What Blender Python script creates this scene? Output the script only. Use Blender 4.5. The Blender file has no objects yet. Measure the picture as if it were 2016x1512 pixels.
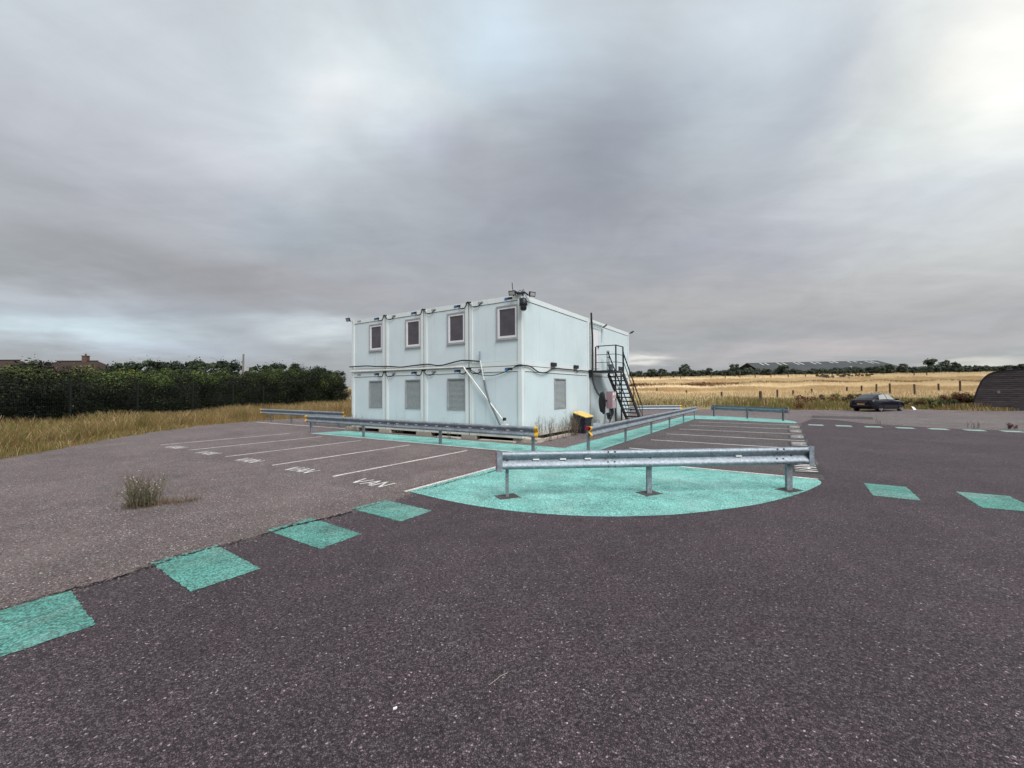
import bpy, bmesh, math, random
import numpy as np
from mathutils import Vector, Matrix

random.seed(7)
rng = np.random.default_rng(7)
SC = bpy.context.scene
COL = SC.collection

# ---------------------------------------------------------------- camera
YAW = 0.989                      # heading of the cabin's long side
CX, CY = 0.366, 14.712           # near corner of the cabin
UR = np.array([math.cos(YAW), math.sin(YAW)])     # along the right face
UL = np.array([-math.sin(YAW), math.cos(YAW)])    # along the left face
EYE = 1.848
cam = bpy.data.cameras.new('camera')
cam.sensor_width = 36.0
cam.lens = 814.8 / 2016 * 36.0
cam.clip_start = 0.05
cam.clip_end = 3000
co = bpy.data.objects.new('camera', cam)
COL.objects.link(co)
pitch, roll = 0.0167, 0.0053
base = Matrix.Rotation(math.pi / 2 + pitch, 4, 'X')
co.matrix_world = Matrix.Translation((0, 0, EYE)) @ base @ Matrix.Rotation(-roll, 4, 'Z')
SC.camera = co

# ---------------------------------------------------------------- world sky
SUN_AZ, SUN_EL = math.radians(150), math.radians(50)   # azimuth clockwise from +Y
SKY_GAIN = 0.40
SKY_LOBES = [
    (-0.861, 0.495, 0.300, 0.220, (0.103, 0.129, 0.159)),
    (-0.424, 0.615, 0.190, 0.150, (0.188, 0.253, 0.266)),
    (-0.215, 0.600, 0.140, 0.080, (0.145, 0.150, 0.138)),
    (-0.600, 0.430, 0.200, 0.100, (0.143, 0.131, 0.147)),
    (-0.010, 0.723, 0.220, 0.120, (0.157, 0.254, 0.325)),
    (0.231, 0.555, 0.280, 0.130, (-0.164, -0.169, -0.150)),
    (-0.010, 0.374, 0.350, 0.120, (-0.079, -0.077, -0.054)),
    (0.497, 0.631, 0.220, 0.150, (0.119, 0.167, 0.200)),
    (0.858, 0.439, 0.240, 0.220, (0.713, 0.705, 0.611)),
    (0.704, 0.411, 0.180, 0.120, (-0.050, -0.028, -0.001)),
    (0.831, 0.301, 0.160, 0.070, (-0.181, -0.162, -0.107)),
    (0.543, 0.321, 0.220, 0.090, (-0.040, -0.050, -0.019)),
    (-0.749, 0.224, 0.300, 0.050, (-0.081, -0.089, -0.103)),
    (-0.464, 0.228, 0.300, 0.060, (0.005, -0.013, -0.011)),
    (0.397, 0.188, 0.400, 0.070, (0.030, 0.006, -0.012)),
    (0.802, 0.123, 0.200, 0.050, (-0.031, -0.045, -0.041)),
    (-0.811, 0.109, 0.140, 0.030, (0.272, 0.369, 0.405)),
    (-0.679, 0.079, 0.140, 0.020, (0.078, 0.106, 0.166)),
    (-0.444, 0.129, 0.130, 0.035, (0.265, 0.317, 0.317)),
    (0.306, 0.072, 0.060, 0.012, (0.446, 0.418, 0.369)),
    (0.847, 0.033, 0.070, 0.010, (0.297, 0.275, 0.211)),
    (0.628, 0.076, 0.250, 0.020, (0.127, 0.082, 0.077)),
    (-0.679, 0.145, 0.400, 0.040, (-0.052, -0.054, -0.034)),
    (-0.715, 0.308, 0.250, 0.070, (0.007, 0.001, 0.002)),
    (-0.850, 0.164, 0.140, 0.025, (0.142, 0.152, 0.166)),
    (-0.839, 0.371, 0.250, 0.100, (-0.082, -0.102, -0.109)),
    (0.636, 0.517, 0.100, 0.100, (-0.206, -0.213, -0.173)),
    (0.802, 0.463, 0.100, 0.120, (-0.280, -0.261, -0.237)),
    (-0.503, 0.352, 0.150, 0.060, (-0.072, -0.045, -0.032)),
    (-0.424, 0.600, 0.080, 0.060, (0.099, 0.039, 0.027)),
    (0.873, 0.507, 0.080, 0.100, (0.028, -0.004, -0.010)),
    (-0.227, 0.531, 0.120, 0.060, (-0.046, -0.052, -0.004)),
]


class NT:
    """Small helper around a node tree."""
    def __init__(self, tree):
        self.t = tree
        self.n = tree.nodes
        self.l = tree.links

    def node(self, typ, **kw):
        n = self.n.new(typ)
        for k, v in kw.items():
            setattr(n, k, v)
        return n

    def put(self, sock, v):
        if hasattr(v, 'is_linked') or hasattr(v, 'links'):
            self.l.new(v, sock)
        elif v is not None:
            sock.default_value = v

    def math(self, op, a, b=None, c=None, clamp=False):
        n = self.node('ShaderNodeMath', operation=op)
        n.use_clamp = clamp
        self.put(n.inputs[0], a)
        self.put(n.inputs[1], b)
        if c is not None:
            self.put(n.inputs[2], c)
        return n.outputs[0]

    def vec(self, op, a, b=None, scale=None):
        n = self.node('ShaderNodeVectorMath', operation=op)
        self.put(n.inputs[0], a)
        if b is not None:
            self.put(n.inputs[1], b)
        if scale is not None:
            self.put(n.inputs['Scale'], scale)
        return n.outputs['Value'] if op in ('DOT_PRODUCT', 'LENGTH') else n.outputs['Vector']

    def noise(self, vec, scale, detail=4, rough=0.5, dist=0.0, color=False):
        n = self.node('ShaderNodeTexNoise')
        n.inputs['Scale'].default_value = scale
        n.inputs['Detail'].default_value = detail
        n.inputs['Roughness'].default_value = rough
        n.inputs['Distortion'].default_value = dist
        if vec is not None:
            self.l.new(vec, n.inputs['Vector'])
        return n.outputs['Color'] if color else n.outputs['Fac']

    def voronoi(self, vec, scale, feature='F1', rand=1.0):
        n = self.node('ShaderNodeTexVoronoi', feature=feature)
        n.inputs['Scale'].default_value = scale
        n.inputs['Randomness'].default_value = rand
        if vec is not None:
            self.l.new(vec, n.inputs['Vector'])
        return n

    def ramp(self, fac, stops, interp='LINEAR'):
        n = self.node('ShaderNodeValToRGB')
        cr = n.color_ramp
        cr.interpolation = interp
        while len(cr.elements) > 1:
            cr.elements.remove(cr.elements[-1])
        first = True
        for p, c in stops:
            if not isinstance(c, (tuple, list)):
                c = (c, c, c)
            if first:
                e = cr.elements[0]
                e.position = p
                first = False
            else:
                e = cr.elements.new(p)
            e.color = (*c[:3], 1)
        self.l.new(fac, n.inputs[0])
        return n.outputs[0]

    def mix(self, fac, a, b, blend='MIX'):
        n = self.node('ShaderNodeMix', data_type='RGBA', blend_type=blend)
        self.put(n.inputs[0], fac)
        for i, v in ((6, a), (7, b)):
            if isinstance(v, (tuple, list)):
                n.inputs[i].default_value = (*v[:3], 1)
            else:
                self.l.new(v, n.inputs[i])
        return n.outputs[2]


def build_world():
    w = bpy.data.worlds.new('World')
    SC.world = w
    w.use_nodes = True
    t = NT(w.node_tree)
    t.n.clear()
    out = t.node('ShaderNodeOutputWorld')
    bg = t.node('ShaderNodeBackground')
    tc = t.node('ShaderNodeTexCoord')
    d = tc.outputs['Generated']
    sep = t.node('ShaderNodeSeparateXYZ')
    t.l.new(d, sep.inputs[0])
    x, y, z = sep.outputs
    # cloud-layer coordinates: the view ray met with a flat layer
    zc = t.math('MAXIMUM', z, 0.0)
    inv = t.math('DIVIDE', 1.0, t.math('ADD', zc, 0.12))
    plane = t.node('ShaderNodeCombineXYZ')
    t.l.new(t.math('MULTIPLY', x, inv), plane.inputs[0])
    t.l.new(t.math('MULTIPLY', y, inv), plane.inputs[1])
    pl = plane.outputs[0]
    n1 = t.noise(pl, 1.1, 6, 0.55, 0.4)
    n2 = t.noise(pl, 2.3, 9, 0.60, 1.2)
    pls = t.node('ShaderNodeMapping')
    pls.inputs['Rotation'].default_value = (0, 0, math.radians(38))
    pls.inputs['Scale'].default_value = (0.9, 2.6, 1)
    t.l.new(pl, pls.inputs[0])
    n3 = t.noise(pls.outputs[0], 1.5, 8, 0.6, 0.5)
    nw = t.noise(pl, 1.6, 5, 0.5, 0.0, color=True)
    az = t.math('ARCTAN2', x, y)
    el = t.math('ARCSINE', t.math('MINIMUM', t.math('MAXIMUM', z, -1.0), 1.0))
    ae = t.node('ShaderNodeCombineXYZ')
    t.l.new(az, ae.inputs[0])
    t.l.new(el, ae.inputs[1])
    # warp so that the cloud edges are ragged
    wv = t.vec('SUBTRACT', nw, (0.5, 0.5, 0.5))
    elw = t.math('MULTIPLY_ADD', zc, 0.34, 0.05)
    wv2 = t.vec('MULTIPLY', wv, (1.6, 1.0, 0.0))
    p = t.vec('ADD', ae.outputs[0], t.vec('SCALE', wv2, scale=elw))
    # overall overcast: brighter towards the zenith
    lum = t.math('MULTIPLY_ADD', zc, 0.55, 0.72)
    col = t.vec('SCALE', (0.50, 0.525, 0.55), scale=lum)
    for (a, e, wa, we, c) in SKY_LOBES:
        q = t.vec('SUBTRACT', p, (a, e, 0.0))
        q = t.vec('MULTIPLY', q, (1 / wa, 1 / we, 0.0))
        r2 = t.vec('DOT_PRODUCT', q, q)
        g = t.math('POWER', math.e, t.math('MULTIPLY', r2, -1.0))
        col = t.vec('ADD', col, t.vec('SCALE', c, scale=g))
    # billows and wisps
    low = t.vec('MULTIPLY', ae.outputs[0], (6.5, 13.0, 1.0))
    n4 = t.noise(low, 1.0, 8, 0.62, 1.0)
    n4 = t.math('ADD', t.math('MULTIPLY', n4, 0.55), t.math('MULTIPLY', t.math('SMOOTH_MIN', n4, 0.56, 0.08), 0.45))
    lowm = t.math('MULTIPLY', t.math('MAXIMUM', t.math('SUBTRACT', 1.0, t.math('MULTIPLY', zc, 2.6)), 0.0), 0.50)
    m4 = t.math('MULTIPLY_ADD', t.math('SUBTRACT', n4, 0.5), lowm, 1.0)
    up = t.math('MULTIPLY_ADD', t.math('MINIMUM', t.math('MULTIPLY', zc, 3.0), 1.0), 0.65, 0.35)
    m1 = t.math('MULTIPLY_ADD', t.math('SUBTRACT', n1, 0.5), t.math('MULTIPLY', up, 0.30), 1.0)
    m2 = t.math('MULTIPLY_ADD', t.math('SUBTRACT', n2, 0.5), t.math('MULTIPLY', up, 0.26), 1.0)
    m3 = t.math('MULTIPLY_ADD', t.math('SUBTRACT', n3, 0.5), t.math('MULTIPLY', up, 0.30), 1.0)
    m2 = t.math('MULTIPLY', t.math('MULTIPLY', m2, m3), m4)
    col = t.vec('SCALE', col, scale=t.math('MULTIPLY', m1, m2))
    col = t.vec('MAXIMUM', col, (0.05, 0.05, 0.055))
    # the clear sky behind the cloud sheet shows through a little
    sky = t.node('ShaderNodeTexSky', sky_type='NISHITA')
    sky.sun_disc = False
    sky.sun_elevation = SUN_EL
    sky.sun_rotation = SUN_AZ
    skyc = t.vec('SCALE', sky.outputs[0], scale=0.1)
    mixc = t.mix(0.05, col, skyc)
    t.l.new(mixc, bg.inputs[0])
    bg.inputs[1].default_value = SKY_GAIN
    t.l.new(bg.outputs[0], out.inputs[0])


build_world()
sun = bpy.data.lights.new('sun', 'SUN')
sun.energy = 1.5
sun.angle = math.radians(38)
sun.color = (1.0, 0.975, 0.94)
so = bpy.data.objects.new('sun', sun)
COL.objects.link(so)
sdir = Vector((math.sin(SUN_AZ) * math.cos(SUN_EL), math.cos(SUN_AZ) * math.cos(SUN_EL), math.sin(SUN_EL)))
so.rotation_euler = sdir.to_track_quat('Z', 'Y').to_euler()
so.location = (0, 0, 40)
vs = SC.view_settings
vs.view_transform = 'Standard'
vs.look = 'None'
vs.gamma = 1.0
vs.use_curve_mapping = False
vs.exposure = 1.32

# ---------------------------------------------------------------- helpers


def P(l, r, z=0.0):
    """Point in the yard's own axes (l along the left face, r along the right face)."""
    return (CX + l * UL[0] + r * UR[0], CY + l * UL[1] + r * UR[1], z)


def tag(o, label=None, cat=None, group=None, kind=None):
    if label:
        o['label'] = label
    if cat:
        o['category'] = cat
    if group:
        o['group'] = group
    if kind:
        o['kind'] = kind
    return o


def empty(name, loc=(0, 0, 0), rz=0.0, **kw):
    o = bpy.data.objects.new(name, None)
    o.empty_display_size = 0.2
    o.location = loc
    o.rotation_euler = (0, 0, rz)
    COL.objects.link(o)
    return tag(o, **kw)


def link(name, mesh, parent=None, loc=None, rot=None):
    o = bpy.data.objects.new(name, mesh)
    COL.objects.link(o)
    if parent is not None:
        o.parent = parent
    if loc is not None:
        o.location = loc
    if rot is not None:
        o.rotation_euler = rot
    return o


class MB:
    """Collects simple shapes into one mesh."""
    def __init__(self):
        self.v, self.f, self.m, self.s = [], [], [], []

    def add(self, vs, fs, mi=0, smooth=False):
        b = len(self.v)
        self.v += [tuple(p) for p in vs]
        for f in fs:
            self.f.append([b + i for i in f])
            self.m.append(mi)
            self.s.append(smooth)
        return self

    def box(self, c, s, mi=0, rz=0.0, M=None):
        hx, hy, hz = s[0] / 2, s[1] / 2, s[2] / 2
        vs = []
        cs, sn = math.cos(rz), math.sin(rz)
        for dz in (-hz, hz):
            for dx, dy in ((-hx, -hy), (hx, -hy), (hx, hy), (-hx, hy)):
                p = Vector((dx * cs - dy * sn, dx * sn + dy * cs, dz))
                if M is not None:
                    p = M @ p
                vs.append((c[0] + p[0], c[1] + p[1], c[2] + p[2]))
        return self.add(vs, [(3, 2, 1, 0), (4, 5, 6, 7), (0, 1, 5, 4), (1, 2, 6, 5), (2, 3, 7, 6), (3, 0, 4, 7)], mi)

    def bbox(self, a, b, mi=0):
        c = [(a[i] + b[i]) / 2 for i in range(3)]
        s = [abs(b[i] - a[i]) for i in range(3)]
        return self.box(c, s, mi)

    def bar(self, a, b, w, h=None, mi=0, up=(0, 0, 1)):
        a, b = Vector(a), Vector(b)
        h = h or w
        d = (b - a).normalized()
        u = Vector(up)
        if abs(d.dot(u)) > 0.98:
            u = Vector((1, 0, 0))
        sx = d.cross(u).normalized()
        sz = sx.cross(d).normalized()
        vs = []
        for p in (a, b):
            for i, j in ((-1, -1), (1, -1), (1, 1), (-1, 1)):
                vs.append(p + sx * (w / 2 * i) + sz * (h / 2 * j))
        return self.add(vs, [(0, 1, 2, 3), (7, 6, 5, 4), (4, 5, 1, 0), (5, 6, 2, 1), (6, 7, 3, 2), (7, 4, 0, 3)], mi)

    def tube(self, pts, r, n=8, mi=0, caps=True, smooth=True):
        pts = [Vector(p) for p in pts]
        rs = r if isinstance(r, (list, tuple)) else [r] * len(pts)
        rings = []
        prev = None
        for i, p in enumerate(pts):
            d = (pts[min(i + 1, len(pts) - 1)] - pts[max(i - 1, 0)]).normalized()
            if prev is None:
                u = Vector((0, 0, 1)) if abs(d.z) < 0.9 else Vector((1, 0, 0))
                sx = d.cross(u).normalized()
            else:
                sx = (prev - d * prev.dot(d)).normalized()
            prev = sx
            sy = d.cross(sx).normalized()
            rings.append([p + (sx * math.cos(2 * math.pi * k / n) + sy * math.sin(2 * math.pi * k / n)) * rs[i] for k in range(n)])
        vs = [q for ring in rings for q in ring]
        fs = []
        for i in range(len(rings) - 1):
            for k in range(n):
                a, b = i * n + k, i * n + (k + 1) % n
                fs.append((a, b, b + n, a + n))
        self.add(vs, fs, mi, smooth)
        if caps:
            self.add(rings[0], [tuple(range(n))[::-1]], mi)
            self.add(rings[-1], [tuple(range(n))], mi)
        return self

    def cyl(self, c, r, h, n=12, mi=0, r2=None):
        c = Vector(c)
        return self.tube([c, c + Vector((0, 0, h))], [r, r if r2 is None else r2], n, mi)

    def loft(self, rings, mi=0, smooth=True, close=True, cap=True):
        n = len(rings[0])
        vs = [p for r in rings for p in r]
        fs = []
        for i in range(len(rings) - 1):
            for k in range(n if close else n - 1):
                a, b = i * n + k, i * n + (k + 1) % n
                fs.append((a, b, b + n, a + n))
        self.add(vs, fs, mi, smooth)
        if cap:
            self.add(rings[0], [tuple(range(n))[::-1]], mi)
            self.add(rings[-1], [tuple(range(n))], mi)
        return self

    def poly(self, pts, z, mi=0):
        return self.add([(p[0], p[1], z) for p in pts], [tuple(range(len(pts)))], mi)

    def mesh(self, name, mats):
        me = bpy.data.meshes.new(name)
        me.from_pydata(self.v, [], self.f)
        if not isinstance(mats, (list, tuple)):
            mats = [mats]
        for m in mats:
            me.materials.append(m)
        me.polygons.foreach_set('material_index', self.m)
        me.polygons.foreach_set('use_smooth', self.s)
        me.update()
        return me

    def build(self, name, mats, parent=None, loc=None, rot=None, fix=False):
        me = self.mesh(name, mats)
        if fix:
            bm = bmesh.new()
            bm.from_mesh(me)
            bmesh.ops.recalc_face_normals(bm, faces=bm.faces)
            bm.to_mesh(me)
            bm.free()
        return link(name, me, parent, loc, rot)


def np_mesh(name, verts, faces, mats, mat_idx=None, smooth=False):
    """Fast mesh from numpy arrays; faces all have the same corner count."""
    me = bpy.data.meshes.new(name)
    k = faces.shape[1]
    me.vertices.add(len(verts))
    me.vertices.foreach_set('co', np.ascontiguousarray(verts, dtype=np.float32).ravel())
    me.loops.add(faces.size)
    me.loops.foreach_set('vertex_index', np.ascontiguousarray(faces, dtype=np.int32).ravel())
    me.polygons.add(len(faces))
    me.polygons.foreach_set('loop_start', np.arange(0, faces.size, k, dtype=np.int32))
    me.polygons.foreach_set('loop_total', np.full(len(faces), k, dtype=np.int32))
    for m in mats:
        me.materials.append(m)
    if mat_idx is not None:
        me.polygons.foreach_set('material_index', np.ascontiguousarray(mat_idx, dtype=np.int32))
    if smooth:
        me.polygons.foreach_set('use_smooth', np.ones(len(faces), dtype=bool))
    me.update(calc_edges=True)
    return me


def copy_tree(o, parent=None):
    c = o.copy()
    COL.objects.link(c)
    if parent is not None:
        c.parent = parent
    for ch in list(o.children):
        copy_tree(ch, c)
    return c


ORD = ['first', 'second', 'third', 'fourth', 'fifth', 'sixth', 'seventh', 'eighth', 'ninth', 'tenth',
       'eleventh', 'twelfth', 'thirteenth', 'fourteenth', 'fifteenth', 'sixteenth', 'seventeenth',
       'eighteenth', 'nineteenth', 'twentieth', 'twenty-first', 'twenty-second', 'twenty-third', 'twenty-fourth',
       'twenty-fifth', 'twenty-sixth', 'twenty-seventh', 'twenty-eighth', 'twenty-ninth', 'thirtieth']

# ---------------------------------------------------------------- materials


def mat(name):
    m = bpy.data.materials.new(name)
    m.use_nodes = True
    t = NT(m.node_tree)
    bsdf = [n for n in t.n if n.type == 'BSDF_PRINCIPLED'][0]
    return m, t, bsdf


def plain(name, color, rough=0.6, metal=0.0, spec=0.4, vary=0.0, vscale=8.0):
    m, t, b = mat(name)
    b.inputs['Roughness'].default_value = rough
    b.inputs['Metallic'].default_value = metal
    b.inputs['Specular IOR Level'].default_value = spec
    if vary:
        geo = t.node('ShaderNodeNewGeometry')
        n = t.noise(geo.outputs['Position'], vscale, 5, 0.6)
        k = t.ramp(n, [(0.3, 1 - vary), (0.7, 1 + vary)])
        c = t.vec('MULTIPLY', k, color)
        t.l.new(c, b.inputs['Base Color'])
    else:
        b.inputs['Base Color'].default_value = (*color, 1)
    return m


def bump(t, b, h, strength, dist):
    n = t.node('ShaderNodeBump')
    n.inputs['Strength'].default_value = strength
    n.inputs['Distance'].default_value = dist
    t.l.new(h, n.inputs['Height'])
    t.l.new(n.outputs[0], b.inputs['Normal'])


def asphalt(name, dark, mid, light, stain, fine=95.0, stone=0.988, gapw=0.17, gapd=0.15):
    """Close-packed chippings of similar tone parted by dark binder, with a few pale stones, faint wear and stains."""
    m, t, b = mat(name)
    geo = t.node('ShaderNodeNewGeometry')
    pos = geo.outputs['Position']
    flat = t.vec('MULTIPLY', pos, (1.0, 1.0, 0.0))
    wob = t.vec('ADD', flat, t.vec('SCALE', t.noise(flat, 70, 2, color=True), scale=0.010))
    vo = t.voronoi(wob, fine)
    ed = t.voronoi(wob, fine, 'DISTANCE_TO_EDGE')
    hs = t.node('ShaderNodeSeparateColor')
    t.l.new(vo.outputs['Color'], hs.inputs[0])
    tone = t.ramp(hs.outputs[0], [(0.0, dark), (0.5, mid), (stone - 0.01, light), (stone, tuple(min(0.55, c * 2.6) for c in light))])
    gap = t.ramp(ed.outputs['Distance'], [(0.0, gapd), (gapw, 1.0)])
    base = t.mix(1.0, tone, gap, 'MULTIPLY')
    pits = t.noise(flat, fine * 0.55, 3, 0.6)
    base = t.mix(1.0, base, t.ramp(pits, [(0.32, 0.30), (0.50, 1.05), (0.72, 1.45)]), 'MULTIPLY')
    big = t.noise(flat, 0.45, 7, 0.65, 0.6)
    base = t.mix(1.0, base, t.ramp(big, [(0.3, 0.76), (0.7, 1.24)]), 'MULTIPLY')
    big2 = t.noise(flat, 3.2, 5, 0.6, 0.2)
    base = t.mix(1.0, base, t.ramp(big2, [(0.3, 0.86), (0.7, 1.14)]), 'MULTIPLY')
    hue = t.noise(flat, 1.7, 4, 0.6, 0.5)
    base = t.mix(1.0, base, t.ramp(hue, [(0.35, (1.04, 0.98, 1.01)), (0.65, (0.97, 1.015, 0.99))]), 'MULTIPLY')
    st = t.noise(flat, 0.23, 5, 0.65, 1.2)
    base = t.mix(t.ramp(st, [(0.56, 0.0), (0.75, 0.5)]), base, stain)
    t.l.new(base, b.inputs['Base Color'])
    b.inputs['Roughness'].default_value = 0.78
    b.inputs['Specular IOR Level'].default_value = 0.42
    h = t.math('ADD', t.math('MINIMUM', t.math('MULTIPLY', ed.outputs['Distance'], 3.0), 0.6), t.math('MULTIPLY', hs.outputs[1], 0.5))
    bump(t, b, h, 0.8, 0.006)
    return m


def paint(name, color, wear_col, wear=0.5, fine=110.0):
    """Worn road paint lying over coarse chippings."""
    m, t, b = mat(name)
    geo = t.node('ShaderNodeNewGeometry')
    pos = geo.outputs['Position']
    wob = t.vec('ADD', pos, t.vec('SCALE', t.noise(pos, 60, 2, color=True), scale=0.014))
    vo = t.voronoi(wob, fine * 0.62)
    hs = t.node('ShaderNodeSeparateColor')
    t.l.new(vo.outputs['Color'], hs.inputs[0])
    c = t.mix(1.0, color, t.ramp(hs.outputs[0], [(0.0, 0.45), (0.45, 0.95), (1.0, 1.5)]), 'MULTIPLY')
    big = t.noise(pos, 1.6, 5, 0.65, 0.5)
    c = t.mix(1.0, c, t.ramp(big, [(0.3, 0.72), (0.7, 1.22)]), 'MULTIPLY')
    pale = t.noise(pos, 0.9, 4, 0.6, 1.0)
    c = t.mix(t.ramp(pale, [(0.46, 0.0), (0.72, 0.5)]), c, tuple(min(1, k * 0.7 + 0.22) for k in color))
    w = t.noise(pos, 34, 5, 0.75)
    w2 = t.noise(pos, 1.3, 3, 0.6)
    wf = t.math('ADD', w, t.math('MULTIPLY', t.math('SUBTRACT', w2, 0.5), 0.55))
    hole = t.ramp(wf, [(0.60 - 0.12 * wear, 0.0), (0.68 - 0.08 * wear, 0.85)])
    pit = t.ramp(vo.outputs['Distance'], [(0.55, 0.0), (0.85, 0.75)])
    hole = t.math('MAXIMUM', hole, pit)
    c = t.mix(hole, c, wear_col)
    t.l.new(c, b.inputs['Base Color'])
    b.inputs['Roughness'].default_value = 0.7
    b.inputs['Specular IOR Level'].default_value = 0.3
    bump(t, b, t.math('MULTIPLY', vo.outputs['Distance'], -1.0), 0.7, 0.006)
    return m


def galv(name, tint=(0.31, 0.36, 0.41)):
    m, t, b = mat(name)
    tc = t.node('ShaderNodeTexCoord')
    pos = tc.outputs['Object']
    vo = t.voronoi(pos, 38)
    hs = t.node('ShaderNodeSeparateColor')
    t.l.new(vo.outputs['Color'], hs.inputs[0])
    sp = t.ramp(hs.outputs[0], [(0.0, 0.78), (1.0, 1.15)])
    n = t.noise(pos, 5, 6, 0.7, 0.5)
    c = t.mix(1.0, tint, sp, 'MULTIPLY')
    c = t.mix(1.0, c, t.ramp(n, [(0.3, 0.72), (0.7, 1.2)]), 'MULTIPLY')
    drip = t.noise(t.vec('MULTIPLY', pos, (14, 14, 1.2)), 1.0, 4, 0.6)
    c = t.mix(t.ramp(drip, [(0.60, 0.0), (0.74, 0.35)]), c, (0.60, 0.63, 0.66))
    t.l.new(c, b.inputs['Base Color'])
    b.inputs['Metallic'].default_value = 0.62
    t.l.new(t.ramp(n, [(0.3, 0.50), (0.7, 0.68)]), b.inputs['Roughness'])
    bump(t, b, hs.outputs[0], 0.08, 0.002)
    return m


def cabin_paint(name, color, ribs=0.0, grime=(0.33, 0.31, 0.24)):
    m, t, b = mat(name)
    tc = t.node('ShaderNodeTexCoord')
    geo = t.node('ShaderNodeNewGeometry')
    pos = geo.outputs['Position']
    n = t.noise(pos, 0.8, 5, 0.6)
    c = t.mix(1.0, color, t.ramp(n, [(0.3, 0.94), (0.7, 1.04)]), 'MULTIPLY')
    sep = t.node('ShaderNodeSeparateXYZ')
    t.l.new(pos, sep.inputs[0])
    streak = t.noise(t.vec('MULTIPLY', pos, (7.0, 7.0, 0.35)), 1.0, 5, 0.65)
    c = t.mix(t.ramp(streak, [(0.58, 0.0), (0.8, 0.30)]), c, grime)
    # splash dirt on the lowest half metre and under the storey joint
    zz = t.math('ADD', sep.outputs[2], t.math('MULTIPLY', t.math('SUBTRACT', t.noise(pos, 3.0, 4, 0.7), 0.5), 0.9))
    low = t.ramp(t.math('MULTIPLY', zz, 1.0), [(0.05, 0.55), (0.75, 0.0)])
    c = t.mix(low, c, grime)
    rust = t.noise(t.vec('MULTIPLY', pos, (5.0, 5.0, 0.9)), 1.0, 6, 0.7)
    c = t.mix(t.ramp(rust, [(0.64, 0.0), (0.78, 0.35)]), c, (0.42, 0.30, 0.19))
    spots = t.noise(pos, 16, 4, 0.7)
    c = t.mix(t.ramp(spots, [(0.66, 0.0), (0.76, 0.35)]), c, grime)
    t.l.new(c, b.inputs['Base Color'])
    b.inputs['Roughness'].default_value = 0.42
    b.inputs['Specular IOR Level'].default_value = 0.35
    if ribs:
        w = t.node('ShaderNodeTexWave', wave_type='BANDS', bands_direction='X')
        w.inputs['Scale'].default_value = 3.2
        t.l.new(tc.outputs['Object'], w.inputs['Vector'])
        bump(t, b, w.outputs['Fac'], ribs, 0.004)
    else:
        bump(t, b, t.noise(pos, 2.2, 3, 0.5), 0.06, 0.02)
    return m


def leaf_mat(name, color, vary=0.35, trans=0.25):
    m, t, b = mat(name)
    oi = t.node('ShaderNodeObjectInfo')
    geo = t.node('ShaderNodeNewGeometry')
    n = t.noise(geo.outputs['Position'], 0.9, 4, 0.6)
    k = t.ramp(n, [(0.3, 1 - vary), (0.7, 1 + vary)])
    k2 = t.ramp(oi.outputs['Random'], [(0.0, 0.82), (1.0, 1.18)])
    c = t.vec('MULTIPLY', t.vec('MULTIPLY', k, color), k2)
    t.l.new(c, b.inputs['Base Color'])
    b.inputs['Roughness'].default_value = 0.65
    b.inputs['Specular IOR Level'].default_value = 0.25
    tr = t.node('ShaderNodeBsdfTranslucent')
    t.l.new(c, tr.inputs[0])
    mx = t.node('ShaderNodeMixShader')
    mx.inputs[0].default_value = trans
    out = [x for x in t.n if x.type == 'OUTPUT_MATERIAL'][0]
    t.l.new(b.outputs[0], mx.inputs[1])
    t.l.new(tr.outputs[0], mx.inputs[2])
    t.l.new(mx.outputs[0], out.inputs[0])
    return m


def wood(name, color, vary=0.35, axis=(2, 2, 14)):
    m, t, b = mat(name)
    tc = t.node('ShaderNodeTexCoord')
    oi = t.node('ShaderNodeObjectInfo')
    n = t.noise(t.vec('MULTIPLY', tc.outputs['Object'], axis), 2.0, 5, 0.7, 0.3)
    c = t.mix(1.0, color, t.ramp(n, [(0.3, 1 - vary), (0.7, 1 + vary)]), 'MULTIPLY')
    c = t.mix(1.0, c, t.ramp(oi.outputs['Random'], [(0, 0.75), (1, 1.25)]), 'MULTIPLY')
    t.l.new(c, b.inputs['Base Color'])
    b.inputs['Roughness'].default_value = 0.85
    bump(t, b, n, 0.4, 0.01)
    return m


def glass(name, color=(0.035, 0.032, 0.04)):
    m, t, b = mat(name)
    geo = t.node('ShaderNodeNewGeometry')
    n = t.noise(geo.outputs['Position'], 2.5, 3, 0.6)
    c = t.mix(1.0, color, t.ramp(n, [(0.3, 0.8), (0.7, 1.25)]), 'MULTIPLY')
    t.l.new(c, b.inputs['Base Color'])
    b.inputs['Roughness'].default_value = 0.06
    b.inputs['Specular IOR Level'].default_value = 0.6
    return m


M = {}
M['asphalt_dark'] = asphalt('asphalt_dark', (0.030, 0.021, 0.027), (0.074, 0.054, 0.065), (0.138, 0.106, 0.123), (0.070, 0.053, 0.062), 80)
M['asphalt_old'] = asphalt('asphalt_old', (0.100, 0.076, 0.076), (0.178, 0.140, 0.140), (0.268, 0.216, 0.215), (0.200, 0.163, 0.157), 72, 0.975, 0.15, 0.25)
M['asphalt_pale'] = asphalt('asphalt_pale', (0.130, 0.108, 0.106), (0.200, 0.172, 0.169), (0.26, 0.23, 0.225), (0.150, 0.110, 0.102), 70)
M['asphalt_patch'] = asphalt('asphalt_patch', (0.060, 0.047, 0.049), (0.095, 0.077, 0.078), (0.125, 0.105, 0.107), (0.08, 0.066, 0.067), 90)
M['asphalt_bay'] = asphalt('asphalt_bay', (0.072, 0.061, 0.063), (0.118, 0.101, 0.103), (0.165, 0.145, 0.147), (0.125, 0.110, 0.110), 85)
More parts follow.
